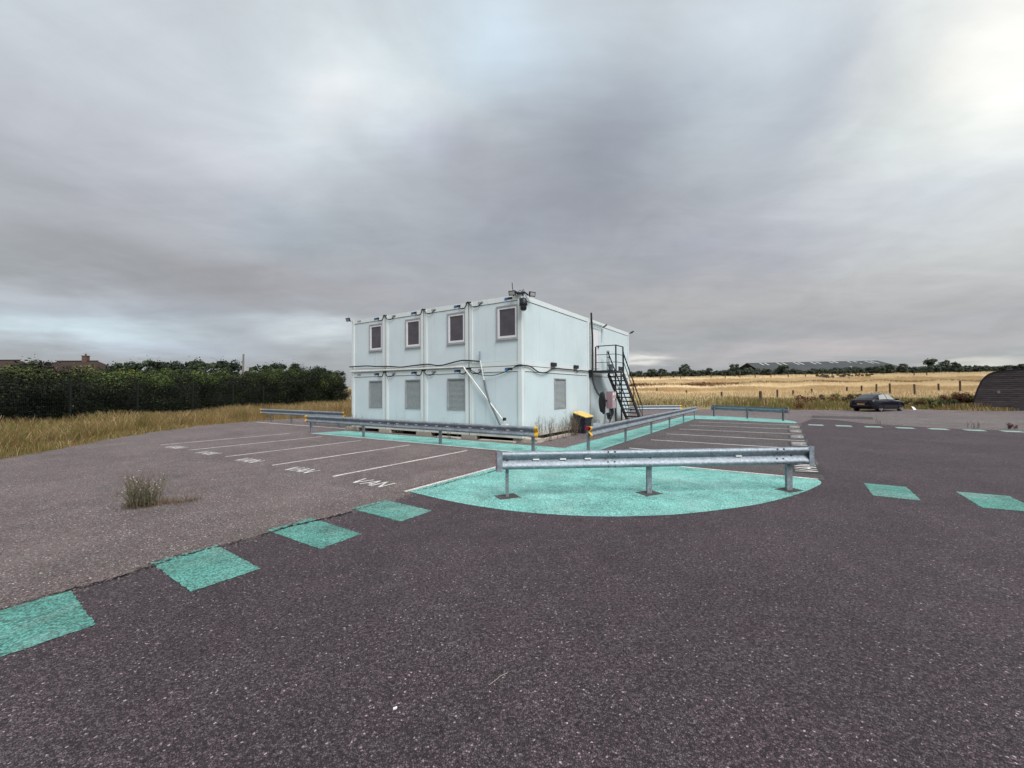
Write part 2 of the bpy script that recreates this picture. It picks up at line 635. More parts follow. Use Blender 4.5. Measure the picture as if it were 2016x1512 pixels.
M['green'] = paint('green_paint', (0.20, 0.50, 0.455), (0.055, 0.10, 0.09), 0.45)
M['green_old'] = paint('green_paint_worn', (0.098, 0.300, 0.258), (0.045, 0.072, 0.066), 0.75)
M['green_pale'] = paint('green_paint_pale', (0.30, 0.46, 0.40), (0.13, 0.15, 0.145), 0.55)
M['white_paint'] = paint('white_line_paint', (0.74, 0.69, 0.66), (0.20, 0.18, 0.175), 0.40)
M['word_paint'] = paint('word_paint', (0.78, 0.76, 0.74), (0.20, 0.19, 0.19), 0.30)
M['black_paint'] = plain('black_out_paint', (0.030, 0.028, 0.030), 0.7, vary=0.3, vscale=20)
M['crack'] = plain('crack_dirt', (0.026, 0.022, 0.020), 0.95, vary=0.5, vscale=30)
M['gravel'] = plain('loose_gravel', (0.16, 0.135, 0.125), 0.95, vary=0.6, vscale=60)
M['galv'] = galv('galvanised_steel')
M['galv_dull'] = galv('galvanised_post', (0.27, 0.315, 0.345))
M['bolt'] = plain('bolt_steel', (0.10, 0.11, 0.13), 0.5, 0.6)
M['yellow'] = plain('yellow_plastic', (0.72, 0.40, 0.025), 0.5, vary=0.25, vscale=12)
M['red'] = plain('red_reflector', (0.28, 0.008, 0.03), 0.35)
M['reflector'] = plain('white_reflector', (0.9, 0.9, 0.9), 0.35)
M['panel'] = cabin_paint('cabin_panel', (0.64, 0.735, 0.785))
M['panel_ribbed'] = cabin_paint('cabin_panel_ribbed', (0.61, 0.715, 0.75), 0.25)
M['frame'] = cabin_paint('cabin_frame', (0.70, 0.755, 0.77), 0.0, (0.42, 0.36, 0.26))
M['recess'] = plain('dark_recess', (0.02, 0.021, 0.022), 0.9)
M['pvc'] = plain('white_pvc', (0.74, 0.74, 0.77), 0.35, vary=0.06)
M['surround'] = plain('grey_window_surround', (0.33, 0.34, 0.36), 0.45, vary=0.15)
M['shutter'] = plain('grey_shutter', (0.40, 0.435, 0.45), 0.5, vary=0.10)
M['glass'] = glass('dark_glass', (0.075, 0.066, 0.080))
M['black_steel'] = plain('black_painted_steel', (0.012, 0.014, 0.020), 0.45, vary=0.3)
M['rubber'] = plain('black_rubber', (0.014, 0.015, 0.017), 0.55)
M['blue'] = plain('blue_plug', (0.02, 0.12, 0.42), 0.4)
M['grey_pipe'] = plain('grey_pipe', (0.27, 0.31, 0.36), 0.5, vary=0.15)
M['white_pipe'] = plain('white_pipe', (0.70, 0.71, 0.68), 0.4, vary=0.10)
M['hose'] = plain('grey_hose', (0.12, 0.135, 0.15), 0.5)
M['roof'] = plain('cabin_roof', (0.45, 0.47, 0.48), 0.6, vary=0.2, vscale=1.0)
M['box_red'] = plain('faded_red_cabinet', (0.29, 0.19, 0.22), 0.45, vary=0.18, vscale=4)
M['box_pink'] = plain('faded_pink_door', (0.44, 0.33, 0.35), 0.45, vary=0.12, vscale=4)
M['bin_body'] = plain('dark_bin_plastic', (0.020, 0.018, 0.032), 0.4)
M['bin_lid'] = plain('yellow_bin_lid', (0.70, 0.49, 0.15), 0.5, vary=0.25, vscale=9)
M['timber'] = wood('pale_timber', (0.36, 0.325, 0.28))
M['post_wood'] = wood('fence_post_wood', (0.075, 0.055, 0.038), axis=(14, 14, 2))
M['pole_wood'] = wood('pole_wood', (0.15, 0.14, 0.13), axis=(14, 14, 2))
M['board'] = wood('tarred_board', (0.066, 0.055, 0.058), 0.65, (0.9, 3, 7))
M['board_trim'] = plain('tarred_roof_edge', (0.016, 0.014, 0.020), 0.7)
M['bark'] = plain('bark', (0.06, 0.05, 0.042), 0.9, vary=0.3)
M['leaf_hedge'] = leaf_mat('leaf_hedge', (0.015, 0.021, 0.009), 0.5)
M['leaf_hedge_deep'] = leaf_mat('leaf_hedge_deep', (0.011, 0.014, 0.009), 0.5)
M['leaf_hedge2'] = leaf_mat('leaf_hedge_light', (0.088, 0.125, 0.032))
M['leaf_lime'] = leaf_mat('leaf_lime', (0.160, 0.182, 0.045))
M['leaf_dark'] = leaf_mat('leaf_dark', (0.038, 0.056, 0.036))
M['leaf_mid'] = leaf_mat('leaf_mid', (0.055, 0.082, 0.040))
M['leaf_far_hazed'] = leaf_mat('leaf_far_hazed', (0.115, 0.135, 0.108))  # lightened and greyed: distance haze is put into the leaf colour
M['leaf_purple'] = leaf_mat('leaf_purple', (0.032, 0.022, 0.036))
M['leaf_bramble'] = leaf_mat('leaf_bramble', (0.120, 0.080, 0.050))
M['dock_red'] = leaf_mat('dock_red', (0.105, 0.018, 0.018))
M['straw'] = leaf_mat('straw', (0.64, 0.49, 0.29), 0.25, 0.4)
M['straw_shaded'] = leaf_mat('straw_shaded', (0.31, 0.205, 0.085), 0.35, 0.35)  # browner verge straw, its colour also darkened for the shade on that side
M['straw_pale'] = leaf_mat('straw_pale', (0.78, 0.645, 0.43), 0.2, 0.4)
M['straw_brown'] = leaf_mat('straw_brown', (0.27, 0.165, 0.085), 0.3, 0.35)
M['grass_olive'] = leaf_mat('grass_olive', (0.175, 0.170, 0.050), 0.3)
M['grass_green'] = leaf_mat('grass_green', (0.10, 0.135, 0.035), 0.3)
M['dock_brown'] = leaf_mat('dock_brown', (0.20, 0.095, 0.055), 0.3)
M['stem_dry'] = leaf_mat('dry_stem', (0.17, 0.135, 0.095), 0.3)
M['stem_grey'] = leaf_mat('grey_stem', (0.30, 0.29, 0.25), 0.3)
M['weed_leaf'] = leaf_mat('weed_leaf', (0.13, 0.155, 0.065), 0.3)
M['weed_flower'] = leaf_mat('weed_flower', (0.62, 0.62, 0.50), 0.1)
M['tile'] = plain('brown_roof_tile', (0.052, 0.037, 0.033), 0.95, spec=0.1, vary=0.25, vscale=6)
M['brick'] = plain('house_brick', (0.115, 0.070, 0.058), 0.9, vary=0.25, vscale=8)
M['shed_roof'] = plain('grey_sheet_roof', (0.078, 0.084, 0.088), 0.95, spec=0.05, vary=0.10, vscale=0.12)
M['rooflight'] = plain('pale_rooflight', (0.46, 0.47, 0.47), 0.7)
M['shed_wall'] = plain('grey_sheet_wall', (0.24, 0.25, 0.26), 0.7, vary=0.1)
M['green_steel'] = plain('green_fence_steel', (0.006, 0.012, 0.011), 0.5)
M['car_paint'] = plain('navy_car_paint', (0.003, 0.003, 0.010), 0.30, 0.0, 0.15)
M['car_glass'] = glass('car_glass', (0.010, 0.012, 0.014))
M['car_side_glass_reflect'] = glass('car_side_glass_reflect', (0.34, 0.355, 0.34))  # pale base colour paints in the bright sky and field in the windows
M['tyre'] = plain('tyre', (0.012, 0.012, 0.013), 0.8)
M['rim'] = plain('alloy_rim', (0.30, 0.31, 0.33), 0.35, 0.5)
M['tail'] = plain('tail_lamp', (0.045, 0.006, 0.012), 0.2)
M['plate'] = plain('yellow_number_plate', (0.50, 0.34, 0.14), 0.5)
M['litter'] = plain('white_litter', (0.8, 0.8, 0.82), 0.6)
M['twig'] = plain('pale_twig', (0.38, 0.32, 0.26), 0.8)
M['lamp_glass'] = plain('lamp_glass', (0.40, 0.40, 0.39), 0.25)


_b = [n for n in M['car_paint'].node_tree.nodes if n.type == 'BSDF_PRINCIPLED'][0]
_b.inputs['Coat Weight'].default_value = 0.6
_b.inputs['Coat Roughness'].default_value = 0.02


def field_mat():
    m, t, b = mat('field_soil_and_thatch')
    geo = t.node('ShaderNodeNewGeometry')
    pos = geo.outputs['Position']
    n = t.noise(pos, 0.35, 7, 0.65, 0.4)
    n2 = t.noise(pos, 5.0, 6, 0.75)
    c = t.ramp(n, [(0.30, (0.17, 0.14, 0.07)), (0.48, (0.38, 0.295, 0.165)), (0.70, (0.52, 0.42, 0.26))])
    c = t.mix(1.0, c, t.ramp(n2, [(0.3, 0.55), (0.7, 1.3)]), 'MULTIPLY')
    t.l.new(c, b.inputs['Base Color'])
    b.inputs['Roughness'].default_value = 0.95
    b.inputs['Specular IOR Level'].default_value = 0.1
    bump(t, b, n2, 1.0, 0.25)
    return m


M['field'] = field_mat()

# ---------------------------------------------------------------- ground


def smooth01(x, a, b):
    t = np.clip((np.asarray(x, float) - a) / (b - a), 0, 1)
    return t * t * (3 - 2 * t)


def terrain(x, y):
    x = np.asarray(x, float)
    y = np.asarray(y, float)
    side = smooth01(x, -18, 14)
    edge = 38.5 + 0.0 * x
    t = np.maximum(y - edge, 0)
    z = 0.059 * t * (0.92 + 0.0017 * np.clip(x, -50, 200)) * (0.12 + 0.88 * side)
    z = np.where(y > 150, z * 0 + (0.059 * 111.5) * (0.92 + 0.0017 * np.clip(x, -50, 200)) * (0.12 + 0.88 * side) + (y - 150) * 0.012, z)
    z = z + 0.05 * np.sin(x * 0.11 + 1.3) * np.sin(y * 0.09) * smooth01(y, 42, 70)
    return z - 0.06


def axis(a, lo, hi, b, fine, coarse):
    return np.unique(np.concatenate([np.arange(a, lo, coarse), np.arange(lo, hi, fine), np.arange(hi, b + coarse, coarse)]))


gx = axis(-1200, -40, 90, 1200, 1.5, 30)
gy = axis(-150, -15, 165, 2000, 1.5, 40)
X, Y = np.meshgrid(gx, gy)
Z = terrain(X, Y)
V = np.stack([X.ravel(), Y.ravel(), Z.ravel()], 1)
nx, ny = len(gx), len(gy)
I, J = np.meshgrid(np.arange(nx - 1), np.arange(ny - 1))
k0 = (J * nx + I).ravel()
F = np.stack([k0, k0 + 1, k0 + 1 + nx, k0 + nx], 1)
g = link('ground', np_mesh('ground', V, F, [M['field']], smooth=True))
tag(g, kind='structure')


def jitter_line(pts, step, amp, seed):
    rr = random.Random(seed)
    out = []
    for (a, b) in zip(pts[:-1], pts[1:]):
        L = math.dist(a, b)
        n = max(1, int(L / step))
        for i in range(n):
            f = i / n
            nx_, ny_ = -(b[1] - a[1]) / L, (b[0] - a[0]) / L
            j = rr.uniform(-amp, amp)
            out.append((a[0] + (b[0] - a[0]) * f + nx_ * j, a[1] + (b[1] - a[1]) * f + ny_ * j))
    out.append(pts[-1])
    return out


LOT_EDGE = [(-13.8, -14), (-14.0, 8), (-14.3, 11.6), (-14.9, 13.4), (-15.9, 16), (-16.9, 19.4), (-17.3, 23.1), (-16.7, 26.6), (-15.3, 28.4),
            (-12, 31), (-6, 34), (0, 36.5), (5, 38), (12.8, 39.9), (18, 41.5), (22, 41.2), (25.5, 37.6), (28.5, 36.6), (33, 37.2), (36.5, 37.0), (38.4, 34.1),
            (44, 33.8), (60, 33.0), (75, 32)]
edge_pts = jitter_line(LOT_EDGE, 0.45, 0.13, 3)
lot = MB().poly(edge_pts + [(75, -14)], 0.0).build('old_asphalt', M['asphalt_old'])
tag(lot, kind='structure')

crack_rr = random.Random(11)


def crack_l(r):
    return -2.16 + 0.05 * math.sin(r * 1.7) + 0.03 * math.sin(r * 5.3 + 1)


dark_pts = []
r = -17.0
while r < -2.0:
    dark_pts.append(P(crack_l(r) + crack_rr.uniform(-0.02, 0.02), r)[:2])
    r += 0.12
dark_pts += [P(*q)[:2] for q in ((-2.9, -1.98), (-8.45, -1.95), (-8.5, 15.0), (-9.2, 19.4), (-10.2, 19.2), (-11.4, 16.5), (-14, 14.7), (-20, 14.5), (-34, 14.2), (-52, 14.0), (-52, -8), (-22, -17.0))]
road = MB().poly(dark_pts, 0.004).build('new_asphalt_road', M['asphalt_dark'])
tag(road, kind='structure')
bays = MB().poly([P(*q)[:2] for q in ((-2.95, -1.9), (-2.95, 15.6), (-8.5, 15.0), (-8.45, -1.95))], 0.004).build('bay_asphalt', M['asphalt_bay'])
tag(bays, kind='structure')
MB().poly([P(*q)[:2] for q in jitter_line([(-9.4, 19.7), (-8.6, 24.5), (-12.5, 28), (-24, 31), (-40, 34), (-40, 15.2), (-20, 15.0), (-14.2, 15.3), (-11.8, 17.2), (-10.4, 19.6), (-9.4, 19.7)], 0.6, 0.12, 5)[:-1]], 0.004).build('pale_asphalt_patch', M['asphalt_pale'], lot)
MB().poly([P(*q)[:2] for q in ((-9.2, 20.6), (-9.4, 23.6), (-12.6, 23.2), (-12.2, 20.2))], 0.008).build('dark_asphalt_patch', M['asphalt_patch'], lot)

# crack along the joint between the two surfaces: frayed pits where the edge has ravelled, with grit
cm = MB()
r = -15.0
while r < -2.3:
    open_ = 0.5 + 0.5 * math.sin(r * 1.9) * math.sin(r * 0.7 + 1)
    n_ = 1 + int(4 * open_ * crack_rr.random())
    for _ in range(n_):
        c = crack_l(r) + (crack_rr.gauss(0, 0.010) if crack_rr.random() < 0.7 else abs(crack_rr.gauss(0, 0.05)))
        w = crack_rr.uniform(0.003, 0.006 + 0.014 * open_)
        L_c = w * crack_rr.uniform(1.2, 4.0)
        q = []
        for a_ in (0, 1, 2, 3, 4, 5):
            an = a_ / 6 * 6.283 + crack_rr.uniform(-.35, .35)
            k_c = crack_rr.uniform(0.6, 1.15)
            x, y, _z = P(c + math.sin(an) * w * k_c, r + math.cos(an) * L_c * k_c)
            q.append((x, y, 0.0160))
        cm.add(q, [(0, 1, 2, 3, 4, 5)])
    r += 0.018
tag(cm.build('joint_crack', M['crack'], road), kind='stuff')
gm = MB()
for i in range(2600):
    rr_ = crack_rr.uniform(-14, -5)
    ll = crack_l(rr_) + abs(crack_rr.gauss(0, 0.35)) * (1 if crack_rr.random() < 0.85 else -0.4)
    s = crack_rr.uniform(0.004, 0.012)
    x, y, _ = P(ll, rr_)
    gm.add([(x - s, y - s * .6, 0.004), (x + s, y - s, 0.004), (x + s * .7, y + s, 0.004), (x - s, y + s * .8, 0.004), (x, y, 0.004 + s * 1.1)],
           [(0, 1, 4), (1, 2, 4), (2, 3, 4), (3, 0, 4)])
g_ = gm.build('loose_stone', M['gravel'], lot)
tag(g_, kind='stuff')


# ---- painted markings
def strip(a, b, w):
    """Rectangle in (l, r) axes between two points, width w."""
    dx, dy = b[0] - a[0], b[1] - a[1]
    L = math.hypot(dx, dy)
    nx_, ny_ = -dy / L * w / 2, dx / L * w / 2
    return [P(a[0] + nx_, a[1] + ny_)[:2], P(b[0] + nx_, b[1] + ny_)[:2], P(b[0] - nx_, b[1] - ny_)[:2], P(a[0] - nx_, a[1] - ny_)[:2]]


def catmull(pts, n=6):
    out = []
    for i in range(len(pts) - 1):
        p0, p1, p2, p3 = pts[max(i - 1, 0)], pts[i], pts[i + 1], pts[min(i + 2, len(pts) - 1)]
        for k in range(n):
            t = k / n
            out.append(tuple(0.5 * (2 * p1[j] + (-p0[j] + p2[j]) * t + (2 * p0[j] - 5 * p1[j] + 4 * p2[j] - p3[j]) * t * t + (-p0[j] + 3 * p1[j] - 3 * p2[j] + p3[j]) * t ** 3) for j in range(len(p1))))
    out.append(tuple(pts[-1]))
    return out


ZG, ZW = 0.0085, 0.0125
arc = catmull([(-1.90, -7.14), (-3.23, -7.25), (-4.28, -7.16), (-4.96, -6.96), (-5.56, -6.68), (-6.11, -6.29), (-6.53, -5.90), (-7.01, -5.31), (-7.45, -4.66), (-7.87, -3.82), (-8.20, -2.95), (-8.36, -2.35), (-8.33, -1.98)], 5)
island = [P(*q)[:2] for q in arc] + [P(-2.99, -1.96)[:2], P(-1.97, -1.96)[:2]]
tag(MB().poly(island, ZG).build('green_island', M['green'], road), label='large fan-shaped green painted island under the front rail')
path = [(9.95, -1.95), (-1.97, -1.955), (-2.99, -1.955), (-3.0, 15.9), (-4.7, 15.9), (-5.9, 15.5), (-7.6, 14.9), (-8.3, 14.95), (-8.35, 15.6), (-8.2, 16.6), (-7.6, 17.8), (-5.8, 18.8), (-3.8, 19.8), (-2.4, 19.7), (-1.85, 18.5), (-1.85, -0.46), (9.5, -0.46)]
tag(MB().poly([P(*q)[:2] for q in path], ZG).build('green_path', M['green'], lot), label='green painted walkway bending round the white cabin')

for q in ([(-4.13, 3.90), (-4.47, 3.38), (-3.66, 2.80), (-3.32, 3.32)],
          [(-3.93, 4.52), (-3.57, 5.02), (-2.63, 4.35), (-2.98, 3.86)],
          [(-3.27, 5.55), (-2.94, 6.07), (-1.95, 5.39), (-2.26, 4.88)],
          [(-2.56, 6.56), (-2.15, 7.06), (-1.24, 6.41), (-1.58, 5.89)],
          [(6.88, 8.13), (7.39, 7.81), (6.73, 6.84), (6.23, 7.19)],
          [(7.93, 7.43), (8.48, 7.10), (7.83, 6.13), (7.25, 6.43)],
          [(8.98, 6.73), (9.53, 6.40), (8.88, 5.43), (8.30, 5.73)]):
    pts = jitter_line([*q, q[0]], 0.03, 0.010, int(q[0][0] * 100))[:-1]
    MB().poly(pts, ZG).build('green_dash', M['green_old'], road)
for i in range(11):
    l0 = -8.8 - 1.13 * i
    MB().poly([P(l0, 13.62)[:2], P(l0 - 0.62, 13.62)[:2], P(l0 - 0.62, 14.38)[:2], P(l0, 14.38)[:2]], ZG).build('green_dash', M['green_pale'], road)

LBAY = [0.48, 3.05, 5.65, 8.22, 10.70]
for l in LBAY:
    MB().poly(strip((l, -7.07), (l, -2.5), 0.085), 0.0045).build('bay_line', M['white_paint'], lot)
RBAY = [13.35, 10.75, 8.22, 5.66, 3.20, 0.60]
for r in RBAY:
    MB().poly(strip((-3.62, r), (-8.36, r), 0.10), ZG).build('bay_line', M['white_paint'], bays)
MB().poly(strip((-1.93, -7.20), (-1.93, -2.0), 0.09), ZW).build('border_line', M['white_paint'], road)
MB().poly(strip((-2.99, -1.92), (-8.33, -1.95), 0.09), ZW).build('border_line', M['white_paint'], road)
MB().poly(strip((9.9, -1.98), (-1.94, -1.98), 0.07), ZW).build('border_line', M['white_paint'], lot)


def word_mesh(w=0.27, h=0.40, gap=0.07, s=0.050):
    mb = MB()

    def stroke(a, b):
        dx, dy = b[0] - a[0], b[1] - a[1]
        L = math.hypot(dx, dy)
        nx_, ny_ = -dy / L * s / 2, dx / L * s / 2
        mb.add([(a[0] + nx_, a[1] + ny_, 0), (a[0] - nx_, a[1] - ny_, 0), (b[0] - nx_, b[1] - ny_, 0), (b[0] + nx_, b[1] + ny_, 0)], [(0, 1, 2, 3)])
    x = 0
    letters = {'V': [((0, 1), (.5, 0)), ((.5, 0), (1, 1))],
               'A': [((0, 0), (.5, 1)), ((.5, 1), (1, 0)), ((.2, .35), (.8, .35))],
               'N': [((0, 0), (0, 1)), ((0, 1), (1, 0)), ((1, 0), (1, 1))]}
    for ch in 'VAN':
        ww = w * (0.9 if ch == 'N' else 1)
        for a, b in letters[ch]:
            stroke((x + a[0] * ww, a[1] * h), (x + b[0] * ww, b[1] * h))
        x += ww + gap
    W_ = x - gap
    mb.v = [(p[0] - W_ / 2, p[1] - h / 2, 0.0003 * i) for i, p in enumerate(mb.v)]
    return mb.mesh('painted_word', [M['word_paint']])


vm = word_mesh()
for l in (-0.78, 1.80, 4.36, 6.95, 9.45):
    p = P(l, -7.03, 0.0045)
    o = link('painted_word', vm, lot, p, (0, 0, math.atan2(-UL[1], -UL[0])))
for r in (12.0, 9.45, 6.95, 4.42, 1.9, -0.66):
    MB().poly([P(-7.88, r - 0.62)[:2], P(-8.5, r - 0.62)[:2], P(-8.5, r + 0.62)[:2], P(-7.88, r + 0.62)[:2]], ZG).build('blackout_patch', M['black_paint'], bays)
    o = link('painted_word', vm, bays, P(-8.17, r, ZW), (0, 0, YAW))
    o.scale = (1.08, 1.05, 1)

# ---------------------------------------------------------------- cabin building
cabin = empty('cabin_building', (CX, CY, 0), YAW, label='white two-storey stacked cabin building with shuttered ground floor', cat='building')
Z0, ZM, ZT = 0.15, 2.755, 5.31
W_, L_ = 2.44, 6.06
NB = 4
LT = NB * W_                         # 9.76 along l
RT = 2 * L_ + 0.02                   # along r


def left_to_local(mb):
    """Built as (l, outward, z) -> local (x=r, y=l): outward of the left face is -r."""
    mb.v = [(-p[1], p[0], p[2]) for p in mb.v]
    mb.f = [f[::-1] for f in mb.f]
    return mb


def right_to_local(mb):
    """Built as (r, outward, z) -> outward of the right face is -l."""
    mb.v = [(p[0], -p[1], p[2]) for p in mb.v]
    mb.f = [f[::-1] for f in mb.f]
    return mb


def panel_with_hole(u0, u1, z0, z1, hole=None, th=0.05, out=0.0):
    mb = MB()
    if hole is None:
        return mb.bbox((u0, out - th, z0), (u1, out, z1))
    a, b, c, d = hole
    mb.bbox((u0, out - th, z0), (a, out, z1))
    mb.bbox((b, out - th, z0), (u1, out, z1))
    mb.bbox((a, out - th, z0), (b, out, c))
    mb.bbox((a, out - th, d), (b, out, z1))
    return mb


# dark core behind the joints, and roof
MB().bbox((0.11, 0.11, Z0 + 0.06), (RT - 0.11, LT - 0.11, ZT - 0.07)).build('inner_core', M['recess'], cabin)
for j in range(NB):
    for i in range(2):
        MB().bbox((i * (L_ + 0.02) + 0.02, j * W_ + 0.02, ZT - 0.06), (i * (L_ + 0.02) + L_ - 0.02, (j + 1) * W_ - 0.02, ZT - 0.012)).build('roof_sheet', M['roof'], cabin)
POST = 0.155
for fl, (za, zb) in enumerate(((Z0, ZM - 0.012), (ZM + 0.012, ZT))):
    fl_h, rf_h = 0.17, 0.185
    for j in range(NB):
        l0, l1 = j * W_ + 0.024, (j + 1) * W_ - 0.024
        for a in (l0, l1 - POST):
            left_to_local(MB().bbox((a, -0.16, za), (a + POST, 0.0, zb))).build('corner_post', M['frame'], cabin)
            left_to_local(MB().bbox((a - 0.004 if a == l0 else a + 0.02, -0.02, zb - 0.10), (a + POST - 0.02 if a == l0 else a + POST + 0.004, 0.008, zb - 0.0))).build('corner_casting', M['frame'], cabin)
        left_to_local(MB().bbox((l0 + POST + 0.004, -0.14, zb - rf_h), (l1 - POST - 0.004, -0.012, zb))).build('roof_beam', M['frame'], cabin)
        left_to_local(MB().bbox((l0 + POST + 0.004, -0.14, za), (l1 - POST - 0.004, -0.012, za + fl_h))).build('floor_beam', M['frame'], cabin)
        # panels between the frame: window bay nearest the camera side of each module
        pz0, pz1 = za + fl_h + 0.008, zb - rf_h - 0.016
        u0, um, u1 = l0 + POST + 0.008, j * W_ + 1.205, l1 - POST - 0.008
        hole = (j * W_ + 0.175, j * W_ + 1.135, za + 0.965, za + 2.215)
        if fl == 0 and j == 0:
            left_to_local(panel_with_hole(u0, um - 0.003, pz0, pz1, None, 0.05, -0.034)).build('wall_panel', M['panel'], cabin)
        else:
            left_to_local(panel_with_hole(u0, um - 0.003, pz0, pz1, hole, 0.05, -0.034)).build('wall_panel', M['panel'], cabin)
        left_to_local(panel_with_hole(um + 0.003, u1, pz0, pz1, None, 0.05, -0.036)).build('wall_panel', M['panel'], cabin)
        if not (fl == 0 and j == 0):
            a, b, c, d = hole
            if fl == 1:
                fr = MB()
                fw = 0.055
                for (p, q) in (((a, c), (b, c + fw)), ((a, d - fw), (b, d)), ((a, c + fw), (a + fw, d - fw)), ((b - fw, c + fw), (b, d - fw))):
                    fr.bbox((p[0], -0.09, p[1]), (q[0], -0.004, q[1]))
                win = left_to_local(fr).build('window', M['surround'], cabin)
                fi = MB()
                f2 = 0.075
                a2, b2, c2, d2 = a + fw + 0.002, b - fw - 0.002, c + fw + 0.002, d - fw - 0.002
                for (p, q) in (((a2, c2), (b2, c2 + f2)), ((a2, d2 - f2), (b2, d2)), ((a2, c2 + f2), (a2 + f2, d2 - f2)), ((b2 - f2, c2 + f2), (b2, d2 - f2))):
                    fi.bbox((p[0], -0.09, p[1]), (q[0], -0.022, q[1]))
                left_to_local(fi).build('frame', M['pvc'], win)
                left_to_local(MB().bbox((a2 + f2 + 0.001, -0.085, c2 + f2 + 0.001), (b2 - f2 - 0.001, -0.05, d2 - f2 - 0.001))).build('pane', M['glass'], win)
                left_to_local(MB().bbox((a - 0.01, -0.06, c - 0.025), (b + 0.01, 0.022, c - 0.002))).build('sill', M['surround'], win)
            else:
                sh = MB()
                fw = 0.05
                for (p, q) in (((a, c), (b, c + fw * .7)), ((a, d - fw), (b, d)), ((a, c + fw * .7), (a + fw, d - fw)), ((b - fw, c + fw * .7), (b, d - fw))):
                    sh.bbox((p[0], -0.09, p[1]), (q[0], -0.004, q[1]))
                shut = left_to_local(sh).build('roller_shutter', M['surround'], cabin)
                sl = MB()
                n = 24
                zz0, zz1 = c + fw * .7 + 0.002, d - fw - 0.002
                for k in range(n):
                    s0 = zz0 + (zz1 - zz0) * k / n
                    s1 = zz0 + (zz1 - zz0) * (k + 1) / n - 0.006
                    m_ = (s0 + s1) / 2
                    ua, ub = a + fw + 0.002, b - fw - 0.002
                    sl.add([(ua, -0.060, s0), (ub, -0.060, s0), (ub, -0.036, m_ - .006), (ua, -0.036, m_ - .006), (ub, -0.036, m_ + .006), (ua, -0.036, m_ + .006), (ub, -0.060, s1), (ua, -0.060, s1)],
                           [(0, 1, 2, 3), (3, 2, 4, 5), (5, 4, 6, 7)])
                sl.bbox((a + fw, -0.085, zz0), (b - fw, -0.064, zz1), 1)
                left_to_local(sl).build('slat_curtain', [M['shutter'], M['recess']], shut)
        # sockets let into the roof beam
        for du, plug in ((0.55, True), (1.86, False)):
            zc = zb - 0.090
            c_ = j * W_ + du
            pk = MB().bbox((c_ - 0.13, -0.05, zc - 0.042), (c_ + 0.13, -0.006, zc + 0.042))
            left_to_local(pk).build('socket_pocket', M['recess'] if plug else M['surround'], cabin)
            if plug:
                left_to_local(MB().bbox((c_ + 0.06, -0.03, zc - 0.036), (c_ + 0.19, 0.012, zc + 0.036))).build('blue_socket', M['blue'], cabin)
        # looping leads between neighbouring modules
        if j < NB - 1:
            a_, b_ = j * W_ + 1.80, (j + 1) * W_ + 0.50
            mid_ = (j + 1) * W_
            zc = zb - 0.10
            pts = catmull([(a_, 0.01, zc), (a_ + 0.22, 0.03, zc - 0.13), (mid_ - 0.16, 0.03, zc - 0.08), (mid_ - 0.03, 0.03, zc + 0.09), (mid_ + 0.05, 0.03, zc + 0.09), (mid_ + 0.16, 0.03, zc - 0.09), (mid_ + 0.34, 0.03, zc - 0.13), (b_, 0.015, zc)], 4)
            left_to_local(MB().tube(pts, 0.016, 6)).build('power_lead', M['rubber'], cabin)
            left_to_local(MB().bbox((mid_ - 0.13, -0.02, zb - 0.045), (mid_ + 0.13, 0.014, zb + 0.005))).build('joint_clamp', M['black_steel'], cabin)

